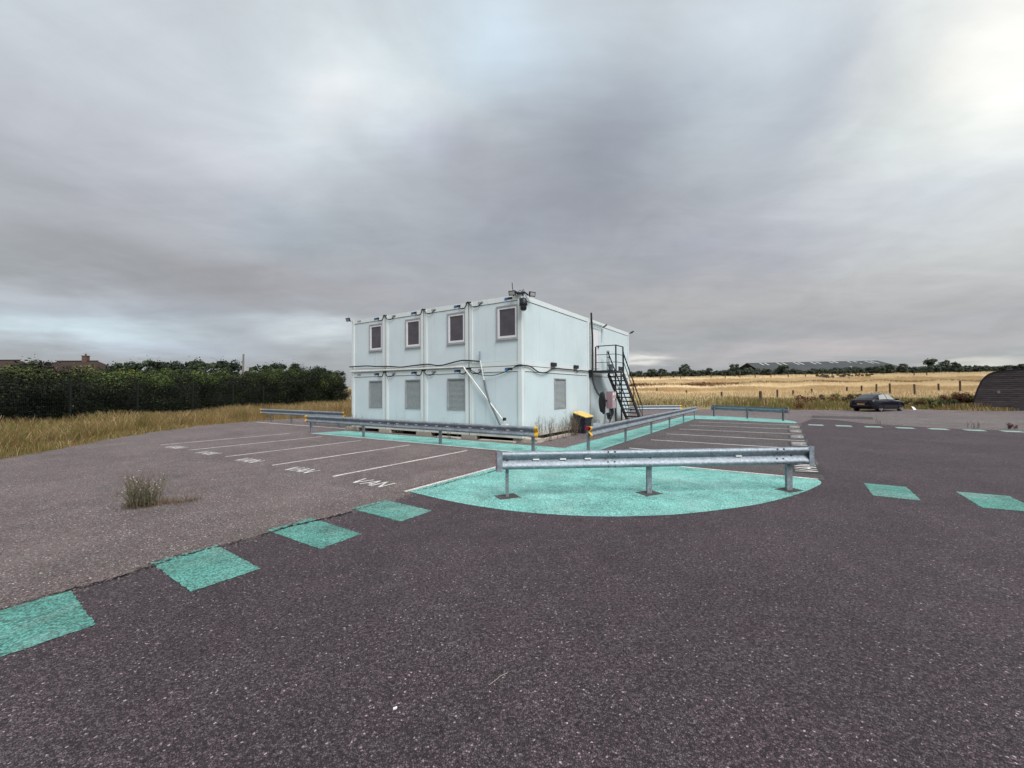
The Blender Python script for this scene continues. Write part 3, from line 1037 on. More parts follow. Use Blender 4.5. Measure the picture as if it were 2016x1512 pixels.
# right face
for fl, (za, zb) in enumerate(((Z0, ZM - 0.012), (ZM + 0.012, ZT))):
    for i in range(2):
        r0 = i * (L_ + 0.02)
        r1 = r0 + L_
        for a in (r0 + 0.164 if i == 0 else r0, r1 - POST):
            w = 0.02 if (i == 0 and a < 1) else POST
            right_to_local(MB().bbox((a, -0.16, za), (a + w, 0.0, zb))).build('corner_post', M['frame'], cabin)
        right_to_local(MB().bbox((r0 + 0.19, -0.14, zb - 0.185), (r1 - POST - 0.004, -0.012, zb))).build('roof_beam', M['frame'], cabin)
        right_to_local(MB().bbox((r0 + 0.19, -0.14, za), (r1 - POST - 0.004, -0.012, za + 0.17))).build('floor_beam', M['frame'], cabin)
        pz0, pz1 = za + 0.178, zb - 0.205
        ua, ub = r0 + 0.19, r1 - POST - 0.008
        n = 5
        for k in range(n):
            p0 = ua + (ub - ua) * k / n
            p1 = ua + (ub - ua) * (k + 1) / n - 0.005
            hole = None
            if fl == 0 and i == 0 and k == 2:
                hole = (p0 + 0.02, p1 - 0.06, 1.11, 2.36)
            if fl == 1 and i == 1 and k == 0:
                hole = (p0 + 0.30, p1 - 0.02, pz0 + 0.0, ZM + 2.15)
            right_to_local(panel_with_hole(p0, p1, pz0, pz1, hole, 0.05, -0.035)).build('wall_panel', M['panel_ribbed'], cabin)
            if fl == 0 and hole:
                a, b, c, d = hole
                sh = MB()
                fw = 0.05
                for (p, q) in (((a, c), (b, c + fw * .7)), ((a, d - fw), (b, d)), ((a, c + fw * .7), (a + fw, d - fw)), ((b - fw, c + fw * .7), (b, d - fw))):
                    sh.bbox((p[0], -0.09, p[1]), (q[0], -0.004, q[1]))
                shut = right_to_local(sh).build('roller_shutter', M['surround'], cabin)
                sl = MB()
                nn = 24
                zz0, zz1 = c + fw * .7 + 0.002, d - fw - 0.002
                for kk in range(nn):
                    s0 = zz0 + (zz1 - zz0) * kk / nn
                    s1 = zz0 + (zz1 - zz0) * (kk + 1) / nn - 0.006
                    m_ = (s0 + s1) / 2
                    va, vb = a + fw + 0.002, b - fw - 0.002
                    sl.add([(va, -0.060, s0), (vb, -0.060, s0), (vb, -0.036, m_ - .006), (va, -0.036, m_ - .006), (vb, -0.036, m_ + .006), (va, -0.036, m_ + .006), (vb, -0.060, s1), (va, -0.060, s1)],
                           [(0, 1, 2, 3), (3, 2, 4, 5), (5, 4, 6, 7)])
                sl.bbox((a + fw, -0.085, zz0), (b - fw, -0.064, zz1), 1)
                right_to_local(sl).build('slat_curtain', [M['shutter'], M['recess']], shut)
            if fl == 1 and hole:
                a, b, c, d = hole
                dr = right_to_local(MB().bbox((a + 0.01, -0.08, c + 0.01), (b - 0.01, -0.042, d - 0.01))).build('door', M['pvc'], cabin)
                right_to_local(MB().bbox((b - 0.14, -0.045, c + 1.02), (b - 0.09, 0.02, c + 1.16))).build('handle', M['bolt'], dr)
# far sides, simple panels
for fl, (za, zb) in enumerate(((Z0, ZM - 0.012), (ZM + 0.012, ZT))):
    for j in range(NB):
        MB().bbox((RT - 0.10, j * W_ + 0.02, za), (RT, (j + 1) * W_ - 0.02, zb)).build('wall_panel', M['panel'], cabin)
    for i in range(2):
        MB().bbox((i * (L_ + 0.02) + 0.17, LT - 0.10, za), (i * (L_ + 0.02) + L_, LT, zb)).build('wall_panel', M['panel'], cabin)
for za, zb in ((Z0, ZM - 0.012), (ZM + 0.012, ZT)):
    for j in range(1, NB):
        left_to_local(MB().bbox((j * W_ - 0.0215, -0.10, za), (j * W_ + 0.0215, -0.022, zb - 0.02))).build('gap_shade_strip', M['recess'], cabin)  # dark strip stands in for the shade in the open gap between modules
# storey joint: dark strip set in the gap
left_to_local(MB().bbox((0.17, -0.10, ZM - 0.011), (LT - 0.17, -0.03, ZM + 0.011))).build('storey_joint', M['recess'], cabin)

# pipes and cables fixed along the left face
ZP = ZM + 0.10
pts = [(LT + 0.08, 0.05, ZP + 0.20), (8.6, 0.05, ZP + 0.20), (7.9, 0.05, ZP + 0.15), (7.0, 0.05, ZP + 0.12), (6.2, 0.05, ZP + 0.06), (5.4, 0.05, ZP + 0.10), (4.6, 0.05, ZP + 0.12), (3.9, 0.05, ZP + 0.04), (3.0, 0.05, ZP + 0.17), (2.6, 0.05, ZP + 0.19), (1.86, 0.05, ZP + 0.12)]
left_to_local(MB().tube(catmull(pts, 5), 0.026, 8)).build('storey_cable', M['rubber'], cabin)
left_to_local(MB().tube([(LT + 0.03, 0.045, ZP - 0.03), (2.66, 0.045, ZP - 0.06)], 0.030, 8)).build('waste_pipe', M['white_pipe'], cabin)
left_to_local(MB().tube([(2.66, 0.045, ZP - 0.06), (2.60, 0.06, ZP - 0.14), (0.66, 0.16, 0.72)], 0.027, 8)).build('sloping_waste_pipe', M['white_pipe'], cabin)
left_to_local(MB().tube([(1.86, 0.05, ZP + 0.50), (1.85, 0.05, ZP + 0.16)], 0.03, 8)).build('vent_stub', M['grey_pipe'], cabin)
left_to_local(MB().tube([(1.85, 0.05, ZP + 0.16), (1.66, 0.05, ZM - 0.52)], 0.022, 8)).build('white_drop_pipe', M['white_pipe'], cabin)
left_to_local(MB().tube(catmull([(1.66, 0.05, ZM - 0.50), (1.55, 0.08, 1.90), (1.36, 0.12, 1.45), (1.05, 0.15, 0.95), (0.86, 0.16, 0.62)], 6), 0.036, 8)).build('grey_hose', M['hose'], cabin)
left_to_local(MB().bbox((0.58, 0.02, 0.50), (0.80, 0.20, 0.66))).build('pipe_bracket', M['white_pipe'], cabin)
left_to_local(MB().bbox((0.63, 0.10, 0.78), (0.72, 0.19, 0.88))).build('tap', M['black_steel'], cabin)
left_to_local(MB().tube(catmull([(2.38, 0.03, ZM - 0.06), (1.9, 0.05, ZM - 0.27), (1.3, 0.05, ZM - 0.33), (0.75, 0.04, ZM - 0.22), (0.30, 0.03, ZM - 0.05)], 6), 0.014, 6)).build('drooping_lead', M['rubber'], cabin)
left_to_local(MB().tube(catmull([(0.3, 0.03, ZM - 0.02), (0.1, 0.03, ZM + 0.01), (-0.02, 0.02, ZM)], 4), 0.03, 8)).build('joint_cable', M['rubber'], cabin)
# right face cables
right_to_local(MB().tube(catmull([(0.0, 0.03, ZM + 0.0), (0.5, 0.045, ZM - 0.02), (1.1, 0.045, ZM - 0.20), (1.7, 0.045, ZM - 0.19), (2.3, 0.045, ZM - 0.01), (3.2, 0.04, ZM + 0.0), (4.3, 0.04, ZM + 0.0), (4.6, 0.04, ZM - 0.05), (4.9, 0.04, ZM + 0.0), (6.1, 0.05, ZM + 0.0)], 5), 0.024, 8)).build('storey_cable', M['rubber'], cabin)
for r_ in (2.35, 4.5):
    right_to_local(MB().bbox((r_ - 0.20, 0.002, ZM + 0.075), (r_ + 0.20, 0.075, ZM + 0.22))).build('junction_box', M['recess'], cabin)
right_to_local(MB().tube(catmull([(6.22, 0.06, ZT + 0.28), (6.24, 0.07, ZT - 0.2), (6.30, 0.08, 4.3), (6.27, 0.08, 3.4), (6.22, 0.10, 2.75), (6.20, 0.12, 2.35), (6.12, 0.35, 1.80), (6.10, 0.66, 1.45), (6.10, 0.86, 1.35)], 6), 0.045, 10)).build('supply_cable', M['rubber'], cabin)
right_to_local(MB().bbox((5.98, 0.004, ZM - 0.26), (6.30, 0.10, ZM + 0.08))).build('cable_clip', M['black_steel'], cabin)
right_to_local(MB().bbox((6.10, 0.002, 2.95), (6.14, 0.03, ZT - 0.2))).build('joint_strip', M['surround'], cabin)
right_to_local(MB().bbox((6.08, 0.002, 0.4), (6.13, 0.03, ZM - 0.3))).build('joint_strip', M['surround'], cabin)
right_to_local(MB().tube([(6.24, 0.05, ZT - 0.17), (7.7, 0.04, ZT - 0.17)], 0.012, 6)).build('conduit', M['black_steel'], cabin)
right_to_local(MB().tube([(6.24, 0.04, ZT - 0.31), (7.66, 0.03, ZT - 0.31), (7.66, 0.03, ZT - 1.0)], 0.014, 6)).build('conduit', M['surround'], cabin)
for (x_, y_, s_) in ((2.9, 0.9, 0.22), (8.8, 0.8, 0.5)):
    MB().loft([[(x_ + math.cos(a) * s_ * k, y_ + math.sin(a) * s_ * k, ZT - 0.012 + h) for a in np.linspace(0, 2 * math.pi, 13)[:-1]] for k, h in ((1.0, 0), (1.0, 0.08), (0.85, 0.17), (0.5, 0.24), (0.1, 0.26))], 0).build('roof_vent', M['white_pipe'], cabin)

# ---------------------------------------------------------------- timbers under the cabin
k_ = 0
for (l, r, sx, sy, sz, lab) in ((-0.02, 0.35, 0.55, 0.95, 0.14, 'wide pale timber pad under the near corner of the cabin'),
                                (2.44, 0.10, 0.30, 0.70, 0.14, 'timber pad under the cabin joint right of the hose'),
                                (4.88, 0.10, 0.30, 0.80, 0.14, 'timber pad under the middle of the left face'),
                                (7.32, 0.10, 0.30, 0.75, 0.14, 'timber pad under the cabin joint near the leftmost shutter'),
                                (9.70, 0.10, 0.35, 0.90, 0.14, 'timber pad under the far left corner of the cabin'),
                                (0.02, 6.07, 0.70, 0.40, 0.14, 'timber pad behind the yellow-lidded bin')):
    o = MB().box((0, 0, sz / 2), (sx, sy, sz - 0.004)).build('timber_pad', M['timber'], None, P(l, r), (0, 0, YAW + random.uniform(-.05, .05)))
    tag(o, lab, 'timber block', 'timber blocks carrying the cabin')
o = MB().box((0, 0, 0.04), (2.9, 0.20, 0.08)).build('timber_plank', M['timber'], None, P(-0.32, 1.95, 0.002), (0, 0, YAW + 0.01))
tag(o, 'long pale plank lying along the foot of the right face', 'plank')
o = MB().box((0, 0, 0.03), (0.22, 1.5, 0.06)).build('timber_plank', M['timber'], None, P(0.95, -0.24, 0.002), (0, 0, YAW + 0.03))
tag(o, 'pale plank lying at the foot of the left face beside the near corner', 'plank')
o = MB().box((0, 0, 0.03), (0.24, 1.1, 0.06)).build('timber_plank', M['timber'], None, P(3.3, -0.20, 0.002), (0, 0, YAW - 0.05))
tag(o, 'pale plank lying under the third shutter from the left', 'plank')

# ---------------------------------------------------------------- lamps, camera, aerial on the roof corners
def floodlight(loc, rz, tilt, label, s=0.17):
    e = empty('floodlight', loc, rz, label=label, cat='floodlight', group='floodlights on the cabin roof corners')
    Mx = Matrix.Rotation(tilt, 3, 'X')
    MB().box((0, -0.06, 0.0), (s * 1.5, 0.06, s), M=Mx).build('housing', M['black_steel'], e)
    c = Mx @ Vector((0, -0.033, 0))
    MB().box(Vector((0, -0.06, 0.0)) + c, (s * 1.15, 0.012, s * 0.68), M=Mx).build('lens', M['lamp_glass'], e)
    MB().bar((-s * 0.5, 0.0, -0.02), (s * 0.5, 0.0, -0.02), 0.03).bar((0, 0.0, -0.02), (0, 0.10, -0.07), 0.03).build('bracket', M['black_steel'], e)
    return e


def LOC(r, l, z):
    return P(l, r, z)


floodlight(LOC(-0.13, 0.30, ZT + 0.03), YAW - math.pi / 2 + 0.25, 0.35, 'small black floodlight left of the near roof corner')
floodlight(LOC(0.42, -0.14, ZT + 0.04), 0.55, 0.25, 'small black floodlight right of the near roof corner')
floodlight(LOC(-0.12, LT + 0.02, ZT + 0.02), YAW - math.pi / 2, 0.4, 'black floodlight at the far left roof corner')
floodlight(LOC(7.75, -0.12, ZT - 0.16), YAW + 0.6, 0.9, 'black floodlight under the eaves above the stair platform')
floodlight(LOC(RT, -0.14, ZT + 0.02), YAW + 0.8, 0.9, 'black floodlight at the far right roof corner')

aer = empty('aerial', LOC(0.02, 0.05, ZT), YAW, label='thin black aerial and cable tangle on the near roof corner', cat='aerial')
MB().tube(catmull([(0, -0.02, 0.02), (-0.05, 0.12, 0.09), (-0.05, 0.30, 0.17), (-0.05, 0.34, 0.45)], 4), 0.014, 6).build('whip', M['black_steel'], aer)
MB().tube(catmull([(-0.1, 0.3, 0.02), (-0.08, 0.15, 0.07), (0.02, 0.02, 0.05), (0.1, -0.06, 0.09), (0.32, -0.1, 0.02)], 4), 0.028, 6).build('cable', M['black_steel'], aer)
MB().tube(catmull([(-0.02, 0.12, 0.03), (0.02, 0.06, 0.16), (0.06, 0.0, 0.10), (0.08, -0.05, 0.19), (0.12, -0.08, 0.06)], 4), 0.010, 6).build('cable', M['black_steel'], aer)
MB().box((0, 0.02, 0.02), (0.22, 0.22, 0.05)).build('base_box', M['black_steel'], aer)

cc = empty('security_camera', LOC(-0.02, -0.02, ZT - 0.24), YAW, label='black dome security camera on the near cabin corner', cat='security camera')
MB().box((-0.05, -0.05, -0.08), (0.16, 0.16, 0.28)).build('mounting_bracket', M['black_steel'], cc)
prof = [(0.03, 0.05), (0.09, 0.03), (0.125, -0.05), (0.14, -0.15), (0.145, -0.22), (0.120, -0.24)]
MB().loft([[(-0.16 + math.cos(a) * q, -0.16 + math.sin(a) * q, z) for a in np.linspace(0, 2 * math.pi, 17)[:-1]] for q, z in prof[::-1]]).build('housing', M['black_steel'], cc)
prof = [(0.115, -0.235), (0.118, -0.32), (0.10, -0.38), (0.06, -0.41), (0.01, -0.42)]
MB().loft([[(-0.16 + math.cos(a) * q, -0.16 + math.sin(a) * q, z) for a in np.linspace(0, 2 * math.pi, 17)[:-1]] for q, z in prof[::-1]]).build('dome', M['car_glass'], cc)

# ---------------------------------------------------------------- steel stair
st = empty('steel_staircase', P(0, 6.6), YAW, label='black steel external staircase up to the first-floor door', cat='staircase')
# local x = r - 6.6, y = l
DZ = 2.80
XA, XB = 0.02, 1.08
YI, YO = -0.06, -1.12
MB().bbox((XA - 0.42, YI, DZ - 0.09), (XB, YO, DZ)).build('platform', M['black_steel'], st)


def hpost(x, y, z0, z1, w=0.05):
    MB().bbox((x - w / 2, y - w / 2, z0), (x + w / 2, y + w / 2, z1)).build('post', M['black_steel'], st)


TOPR = DZ + 1.18
for (x, y) in ((XA, YI - 0.05), (XA, YO), (XB - 0.02, YO)):
    hpost(x, y, DZ + 0.001, TOPR, 0.055)
hpost(XA + 0.12, YO + 0.07, 0.02, DZ - 0.091, 0.06)
hpost(XB - 0.12, YO + 0.07, 0.02, DZ - 0.091, 0.06)
for z in (TOPR + 0.021, DZ + 0.78, DZ + 0.40):
    w = 0.042 if z > TOPR else 0.026
    MB().bar((XA, YI - 0.08, z), (XA, YO - 0.02, z), w).build('guard_bar', M['black_steel'], st)
    MB().bar((XA + 0.03, YO, z), (XB + 0.005, YO, z), w).build('guard_bar', M['black_steel'], st)
MB().bbox((XA + 0.35, YO - 0.006, DZ + 0.005), (XB, YO + 0.008, DZ + 0.20)).build('toe_board', M['black_steel'], st)
gf = MB()
gx_, gy_ = XB - 0.05, -0.36
for dx in (-0.05, 0.05):
    gf.bbox((gx_ - 0.015, gy_ + dx - 0.015, DZ + 0.08), (gx_ + 0.015, gy_ + dx + 0.015, DZ + 1.05))
for z in (0.10, 0.40, 0.72, 1.04):
    gf.bbox((gx_ - 0.012, gy_ - 0.035, DZ + z - 0.015), (gx_ + 0.012, gy_ + 0.035, DZ + z + 0.015))
gf.build('gate_frame', M['black_steel'], st)
SX0, SX1 = XB + 0.02, 4.22          # run of the flight
NTR = 12
yl, yr_ = -0.34, -1.10
for y in (yl, yr_):
    MB().bar((SX0, y, DZ - 0.12), (SX1, y, 0.03), 0.05, 0.23).build('stringer', M['black_steel'], st)
    # handrail, mid rail, posts
    MB().bar((SX0 - 0.02, y - 0.0, DZ + 0.98), (SX1 + 0.02, y, 1.02), 0.045).build('handrail', M['black_steel'], st)
    MB().bar((SX0 + 0.1, y, DZ + 0.46), (SX1 - 0.02, y, 0.55), 0.026).build('mid_rail', M['black_steel'], st)
    for f in (0.0, 0.5, 1.0):
        x = SX0 + (SX1 - SX0) * f
        zb_ = (DZ - 0.02) * (1 - f) + 0.05 * f
        MB().bbox((x - 0.022, y - 0.052, max(0.01, zb_ - 0.15)), (x + 0.022, y - 0.026, zb_ + 0.98)).build('post', M['black_steel'], st)
for i in range(NTR):
    f = (i + 1) / (NTR + 1)
    x = SX0 + (SX1 - SX0) * f - 0.06
    z = DZ * (1 - f)
    MB().bbox((x - 0.12, yr_ + 0.026, z - 0.06), (x + 0.13, yl - 0.026, z)).build('tread', M['black_steel'], st)

bk = empty('bucket', LOC(6.6 + 0.36, -0.74, DZ), 0, label='grey metal bucket standing on the stair platform', cat='bucket')
prof = [(0.095, 0.001), (0.105, 0.02), (0.135, 0.30), (0.145, 0.305), (0.142, 0.315), (0.128, 0.312), (0.10, 0.03), (0.01, 0.025)]
MB().loft([[(math.cos(a) * q, math.sin(a) * q, z) for a in np.linspace(0, 2 * math.pi, 21)[:-1]] for q, z in prof], cap=False).build('body', M['grey_pipe'], bk)
MB().tube([(0.14 * math.cos(a), 0.04, 0.29 - 0.10 * math.sin(a)) for a in np.linspace(0, math.pi, 12)], 0.006, 6).build('handle', M['bolt'], bk)

# ---------------------------------------------------------------- power cabinet, bin, pipe
pc = empty('power_cabinet', P(-0.95, 6.42), YAW, label='faded red electrical cabinet on posts with black cable coiled on it', cat='electrical cabinet')
MB().bbox((-0.30, -0.14, 1.00), (0.22, 0.14, 1.80)).build('housing', M['box_red'], pc)
MB().bbox((-0.27, -0.162, 1.03), (0.19, -0.141, 1.77)).build('door', M['box_pink'], pc)
MB().bbox((0.10, -0.185, 1.36), (0.15, -0.163, 1.46)).build('latch', M['black_steel'], pc)
MB().bbox((-0.24, -0.166, 1.62), (-0.12, -0.1625, 1.74)).bbox((0.02, -0.166, 1.64), (0.12, -0.1625, 1.75)).bbox((-0.14, -0.166, 1.38), (-0.06, -0.1625, 1.47)).build('label_sticker', M['reflector'], pc)
MB().bbox((-0.36, 0.16, 0.0), (-0.29, 0.23, 1.82)).build('post', M['grey_pipe'], pc)
MB().bbox((0.12, 0.10, 0.0), (0.19, 0.17, 0.99)).build('post', M['grey_pipe'], pc)
cb = MB()
for i in range(22):
    w = random.uniform(-0.07, 0.06)
    x0 = -0.34 - random.uniform(0.0, 0.14)
    zt_, zb_ = random.uniform(1.66, 1.78), random.uniform(0.74, 1.12)
    yo = random.uniform(-0.05, 0.06)
    cb.tube(catmull([(x0, 0.28 + yo, zt_), (x0 - 0.03, 0.30 + w + yo, zt_ - 0.12), (x0 - 0.04, 0.34 + w + yo, 1.30), (x0 - 0.02, 0.31 + w * .6 + yo, zb_ + 0.1), (x0 + 0.02, 0.27 + yo, zb_), (x0 + 0.03, 0.21 - w * .5 + yo, zb_ + 0.12), (x0 + 0.02, 0.20 + yo, 1.32), (x0, 0.24 + yo, zt_ - 0.1), (x0, 0.28 + yo, zt_)], 5), 0.028, 6)
cb.build('coiled_cable', M['rubber'], pc)
hang = MB()
for i in range(5):
    x0 = -0.18 + 0.08 * i
    hang.tube(catmull([(x0, -0.02, 1.0), (x0 + 0.02, -0.04, 0.78), (x0 - 0.06, 0.02, 0.52 + 0.08 * (i % 3)), (x0 - 0.16, 0.06, 0.56), (x0 - 0.2, 0.10, 0.80)], 5), 0.022, 6)
hang.tube(catmull([(-0.1, 0, 0.98), (-0.05, -0.02, 0.6), (-0.22, 0.05, 0.30), (-0.5, 0.15, 0.12)], 5), 0.02, 6)
hang.build('hanging_cable', M['rubber'], pc)

gb = empty('grit_bin', P(-0.40, 4.35), YAW, label='dark plastic grit bin with sloping faded yellow lid beside the cabin wall', cat='bin')
ring = lambda x0, x1, y0, y1, za, zb_: [(x0, y0, za), (x1, y0, za), (x1, y1, zb_), (x0, y1, zb_)]
MB().loft([ring(-0.34, 0.34, -0.22, 0.24, 0.0, 0.0), ring(-0.38, 0.38, -0.26, 0.26, 0.58, 0.66), ring(-0.41, 0.41, -0.29, 0.28, 0.60, 0.70), ring(-0.41, 0.41, -0.29, 0.28, 0.68, 0.86)], smooth=False).build('body', M['bin_body'], gb)
MB().loft([ring(-0.44, 0.44, -0.33, 0.29, 0.682, 0.875), ring(-0.45, 0.45, -0.34, 0.29, 0.71, 0.91), ring(-0.40, 0.40, -0.28, 0.25, 0.755, 0.935)], smooth=False).build('lid', M['bin_lid'], gb)
MB().bbox((-0.425, -0.2, 0.46), (-0.36, 0.2, 0.50)).build('rib', M['bin_body'], gb)
MB().bbox((-0.30, -0.285, 0.42), (0.30, -0.235, 0.46)).build('rib', M['bin_body'], gb)

o = MB().tube([(-0.55, 0, 0.16), (-0.5, 0, 0.16), (0.55, 0, 0.16)], [0.155, 0.16, 0.16], 18).build('duct_pipe', M['grey_pipe'], None, P(-0.72, 6.2, 0.0), (0, 0, YAW - 1.25))
tag(o, 'grey-blue length of pipe lying on the ground below the red cabinet', 'pipe')

# ---------------------------------------------------------------- crash barriers
W_PROF = [(0.028, -0.155), (0.048, -0.148), (0.070, -0.134), (0.082, -0.112), (0.082, -0.092), (0.068, -0.066), (0.036, -0.034), (0.010, -0.014), (0.002, 0.0), (0.010, 0.014), (0.036, 0.034), (0.068, 0.066), (0.082, 0.092), (0.082, 0.112), (0.070, 0.134), (0.048, 0.148), (0.028, 0.155)]


def w_beam(x0, x1, thick=0.004, off=0.0, grow=0.0):
    """W profile along x; crests point to -y."""
    mb = MB()
    outer = [(-(d + off), z * (1 + grow)) for d, z in W_PROF]
    inner = [(-(d + off) + thick + 0.002, z * (1 + grow) * 0.985) for d, z in W_PROF]
    loop = outer + inner[::-1]
    n = len(loop)
    ra = [(x0, y, z) for y, z in loop]
    rb = [(x1, y, z) for y, z in loop]
    vs = ra + rb
    m = len(outer)
    fs = [(k, k + n, (k + 1) % n + n, (k + 1) % n) for k in range(n)]
    mb.add(vs, fs, 0, True)
    for s in (0, n):
        for k in range(m - 1):
            q = (s + k, s + k + 1, s + n - 2 - k, s + n - 1 - k)
            mb.add([vs[i] for i in q], [(0, 1, 2, 3)], 0)
    return mb


def barrier(name_label, a, b, posts, zc=0.645, end='yellow', seams=None, reflect=(), post_side=1, footing=False, post_w=None, ends=(1, 1), red_post=False):
    """a, b: world ends of the beam; crests face the camera side (local -y)."""
    a, b = Vector((a[0], a[1], 0)), Vector((b[0], b[1], 0))
    L = (b - a).length
    rz = math.atan2(b.y - a.y, b.x - a.x)
    e = empty('crash_barrier', a, rz, label=name_label, cat='crash barrier', group='galvanised crash barriers round the car park')
    seams = seams if seams is not None else [L * k / round(L / 3.2) for k in range(1, round(L / 3.2))]
    cuts = [0.0] + list(seams) + [L]
    for i, (s0, s1) in enumerate(zip(cuts[:-1], cuts[1:])):
        o = w_beam(s0 if i == 0 else s0 - 0.20, s1, off=0.0035 * (i % 2)).build('rail_beam', M['galv'], e, (0, 0, zc), fix=True)
    bm = MB()
    bolts = []
    for s in seams:
        for dx in (-0.16, -0.04):
            for z in (-0.128, -0.05, 0.05, 0.128):
                bolts.append((s + dx, z))
    for x, z in bolts:
        d = np.interp(z, [p[1] for p in W_PROF], [p[0] for p in W_PROF]) + 0.004
        bm.tube([(x, -d + 0.004, zc + z), (x, -d - 0.010, zc + z)], 0.016, 8)
    if bolts:
        bm.build('splice_bolts', M['bolt'], e)
    for s in posts:
        ps = MB()
        y0 = post_side * 0.03
        w = 0.10 if post_w is None else post_w[list(posts).index(s)]
        d = 0.06
        y1 = y0 + post_side * d
        # C section standing with its web to the rail
        ya, yb = min(y0, y1), max(y0, y1)
        ps.bbox((s - w / 2, ya, 0.006), (s + w / 2, ya + 0.006, zc + 0.12))
        ps.bbox((s - w / 2, ya + 0.0065, 0.006), (s - w / 2 + 0.006, yb, zc + 0.12))
        ps.bbox((s + w / 2 - 0.006, ya + 0.0065, 0.006), (s + w / 2, yb, zc + 0.12))
        po = ps.build('post', M['galv_dull'], e)
        MB().tube([(s, 0.03 if post_side > 0 else -0.03, zc), (s, -0.016, zc)], 0.018, 8).build('bolt', M['bolt'], po)
        if footing:
            MB().box((s, (ya + yb) / 2, 0.0115), (0.38, 0.30, 0.003), rz=0.35).build('footing_patch', M['asphalt_patch'], e)
    for k, s in enumerate((0.0, L)):
        if not ends[k]:
            continue
        sg = -1 if k == 0 else 1
        if end == 'yellow':
            w_beam(min(s - sg * 0.10, s + sg * 0.012), max(s - sg * 0.10, s + sg * 0.012), thick=0.012, off=0.006, grow=0.03).build('end_cap', M['yellow'], e, (0, 0, zc), fix=True)
        else:
            tp = MB()
            # rolled end: a plate wrapping round the end of the beam
            pts = [(s - sg * 0.075, -0.088), (s + sg * 0.012, -0.090), (s + sg * 0.024, -0.080), (s + sg * 0.026, -0.05), (s + sg * 0.026, 0.03)]
            ra = [(x, y, zc - 0.182) for x, y in pts]
            rb = [(x, y, zc + 0.172) for x, y in pts]
            n = len(pts)
            tp.add(ra + rb, [(i, i + 1, i + 1 + n, i + n) for i in range(n - 1)], 0, False)
            o = tp.build('end_plate', M['galv'], e)
            md = o.modifiers.new('thickness', 'SOLIDIFY')
            md.thickness = 0.006
            if k == 0:
                for z in (-0.115, 0.0, 0.115):
                    MB().bbox((s - 0.042, -0.080, zc + z - 0.03), (s - 0.030, -0.010, zc + z + 0.03)).build('red_reflector', M['red'], e)
    for s in reflect:
        MB().bbox((s - 0.055, -0.040, zc + 0.0), (s + 0.055, -0.012, zc + 0.024)).build('white_reflector', M['reflector'], e)
    return e


barrier('front crash barrier standing on the green island, nearest the camera', (-0.25, 7.17), (5.43, 7.58), [0.16, 2.70, 5.33], end='plate', seams=[2.08, 5.18], reflect=(0.66, 1.13, 1.57, 4.32), footing=True, zc=0.648, post_w=(0.055, 0.085, 0.105))
bq = P(10.46, -1.85)[:2], P(-1.70, -1.85)[:2]
barrier('long crash barrier in front of the shuttered left face', bq[0], bq[1], [0.28, 4.0, 8.2, 11.95], reflect=[0.6 + 0.5 * k for k in range(8, 23)], zc=0.63)
cq = P(-3.06, -1.33)[:2], P(-3.06, 16.0)[:2]
barrier('crash barrier running from the cabin corner along the right bays', cq[0], cq[1], [0.12, 3.5, 6.95, 10.3, 13.7, 17.1], zc=0.655, ends=(1, 0))
dq = P(20.0, 0.75)[:2], P(11.35, 0.75)[:2]
barrier('far left crash barrier before the dry grass verge', dq[0], dq[1], [1.1, 3.4, 5.8, 8.0], zc=0.64)
barrier('far right crash barrier seen from behind, at the end of the bays', (16.05, 24.1), (14.05, 29.2), [0.25, 2.6, 5.2], zc=0.62, end='plate', post_side=1)
barrier('partly hidden crash barrier beyond the foot of the stairs', (8.2, 30.6), (12.6, 30.9), [0.6, 3.9], zc=0.56)
# red cap on the first post of the right barrier
o = MB().bbox((-0.06, -0.05, 0), (0.06, 0.05, 0.11)).build('red_post_cap', M['red'], None, P(-3.0, -1.25, 0.70), (0, 0, YAW))
tag(o, 'faded red cap on the first post of the right barrier', 'post cap')
MB().poly(strip((19.5, 0.2), (9.9, 0.2), 0.12), ZW).build('border_line', M['white_paint'], lot)

# ---------------------------------------------------------------- car
CAR_H = math.radians(22.8)
car = empty('parked_car', (29.9, 33.7, 0), CAR_H, label='dark navy hatchback saloon parked at the edge of the dry grass', cat='car')
# local: x forward, origin at rear right wheel contact; y to the left; centre line y = 0.815
CYL = 0.815


def car_ring(x, zb, zs, zt, hw, hwb, hwt):
    """closed ring: floor, sill, side, shoulder, top"""
    q = [(-hwb, zb), (-hw * 0.985, zb + 0.10), (-hw, (zb + zs) / 2), (-hw * 0.985, zs - 0.05), (-hw * 0.93, zs), (-hwt, zt), (0, zt + 0.012)]
    q2 = [(-y, z) for y, z in q[:-1]][::-1]
    return [(x, CYL + y, z) for y, z in q + q2]


body = [car_ring(-0.98, 0.42, 0.80, 0.84, 0.66, 0.58, 0.55), car_ring(-0.93, 0.34, 0.88, 0.95, 0.80, 0.70, 0.68), car_ring(-0.82, 0.27, 0.93, 1.00, 0.88, 0.78, 0.72),
        car_ring(-0.45, 0.20, 0.95, 1.01, 0.93, 0.80, 0.72), car_ring(0.0, 0.19, 0.94, 1.00, 0.945, 0.80, 0.72), car_ring(0.6, 0.19, 0.92, 0.97, 0.92, 0.80, 0.72), car_ring(1.5, 0.19, 0.90, 0.95, 0.915, 0.80, 0.72),
        car_ring(2.3, 0.19, 0.87, 0.93, 0.92, 0.80, 0.72), car_ring(2.95, 0.19, 0.83, 0.89, 0.935, 0.80, 0.70), car_ring(3.35, 0.22, 0.76, 0.83, 0.90, 0.78, 0.66), car_ring(3.65, 0.27, 0.68, 0.75, 0.82, 0.70, 0.58), car_ring(3.83, 0.36, 0.58, 0.64, 0.66, 0.56, 0.48)]
b_ = MB().loft(body).build('body', M['car_paint'], car, fix=True)


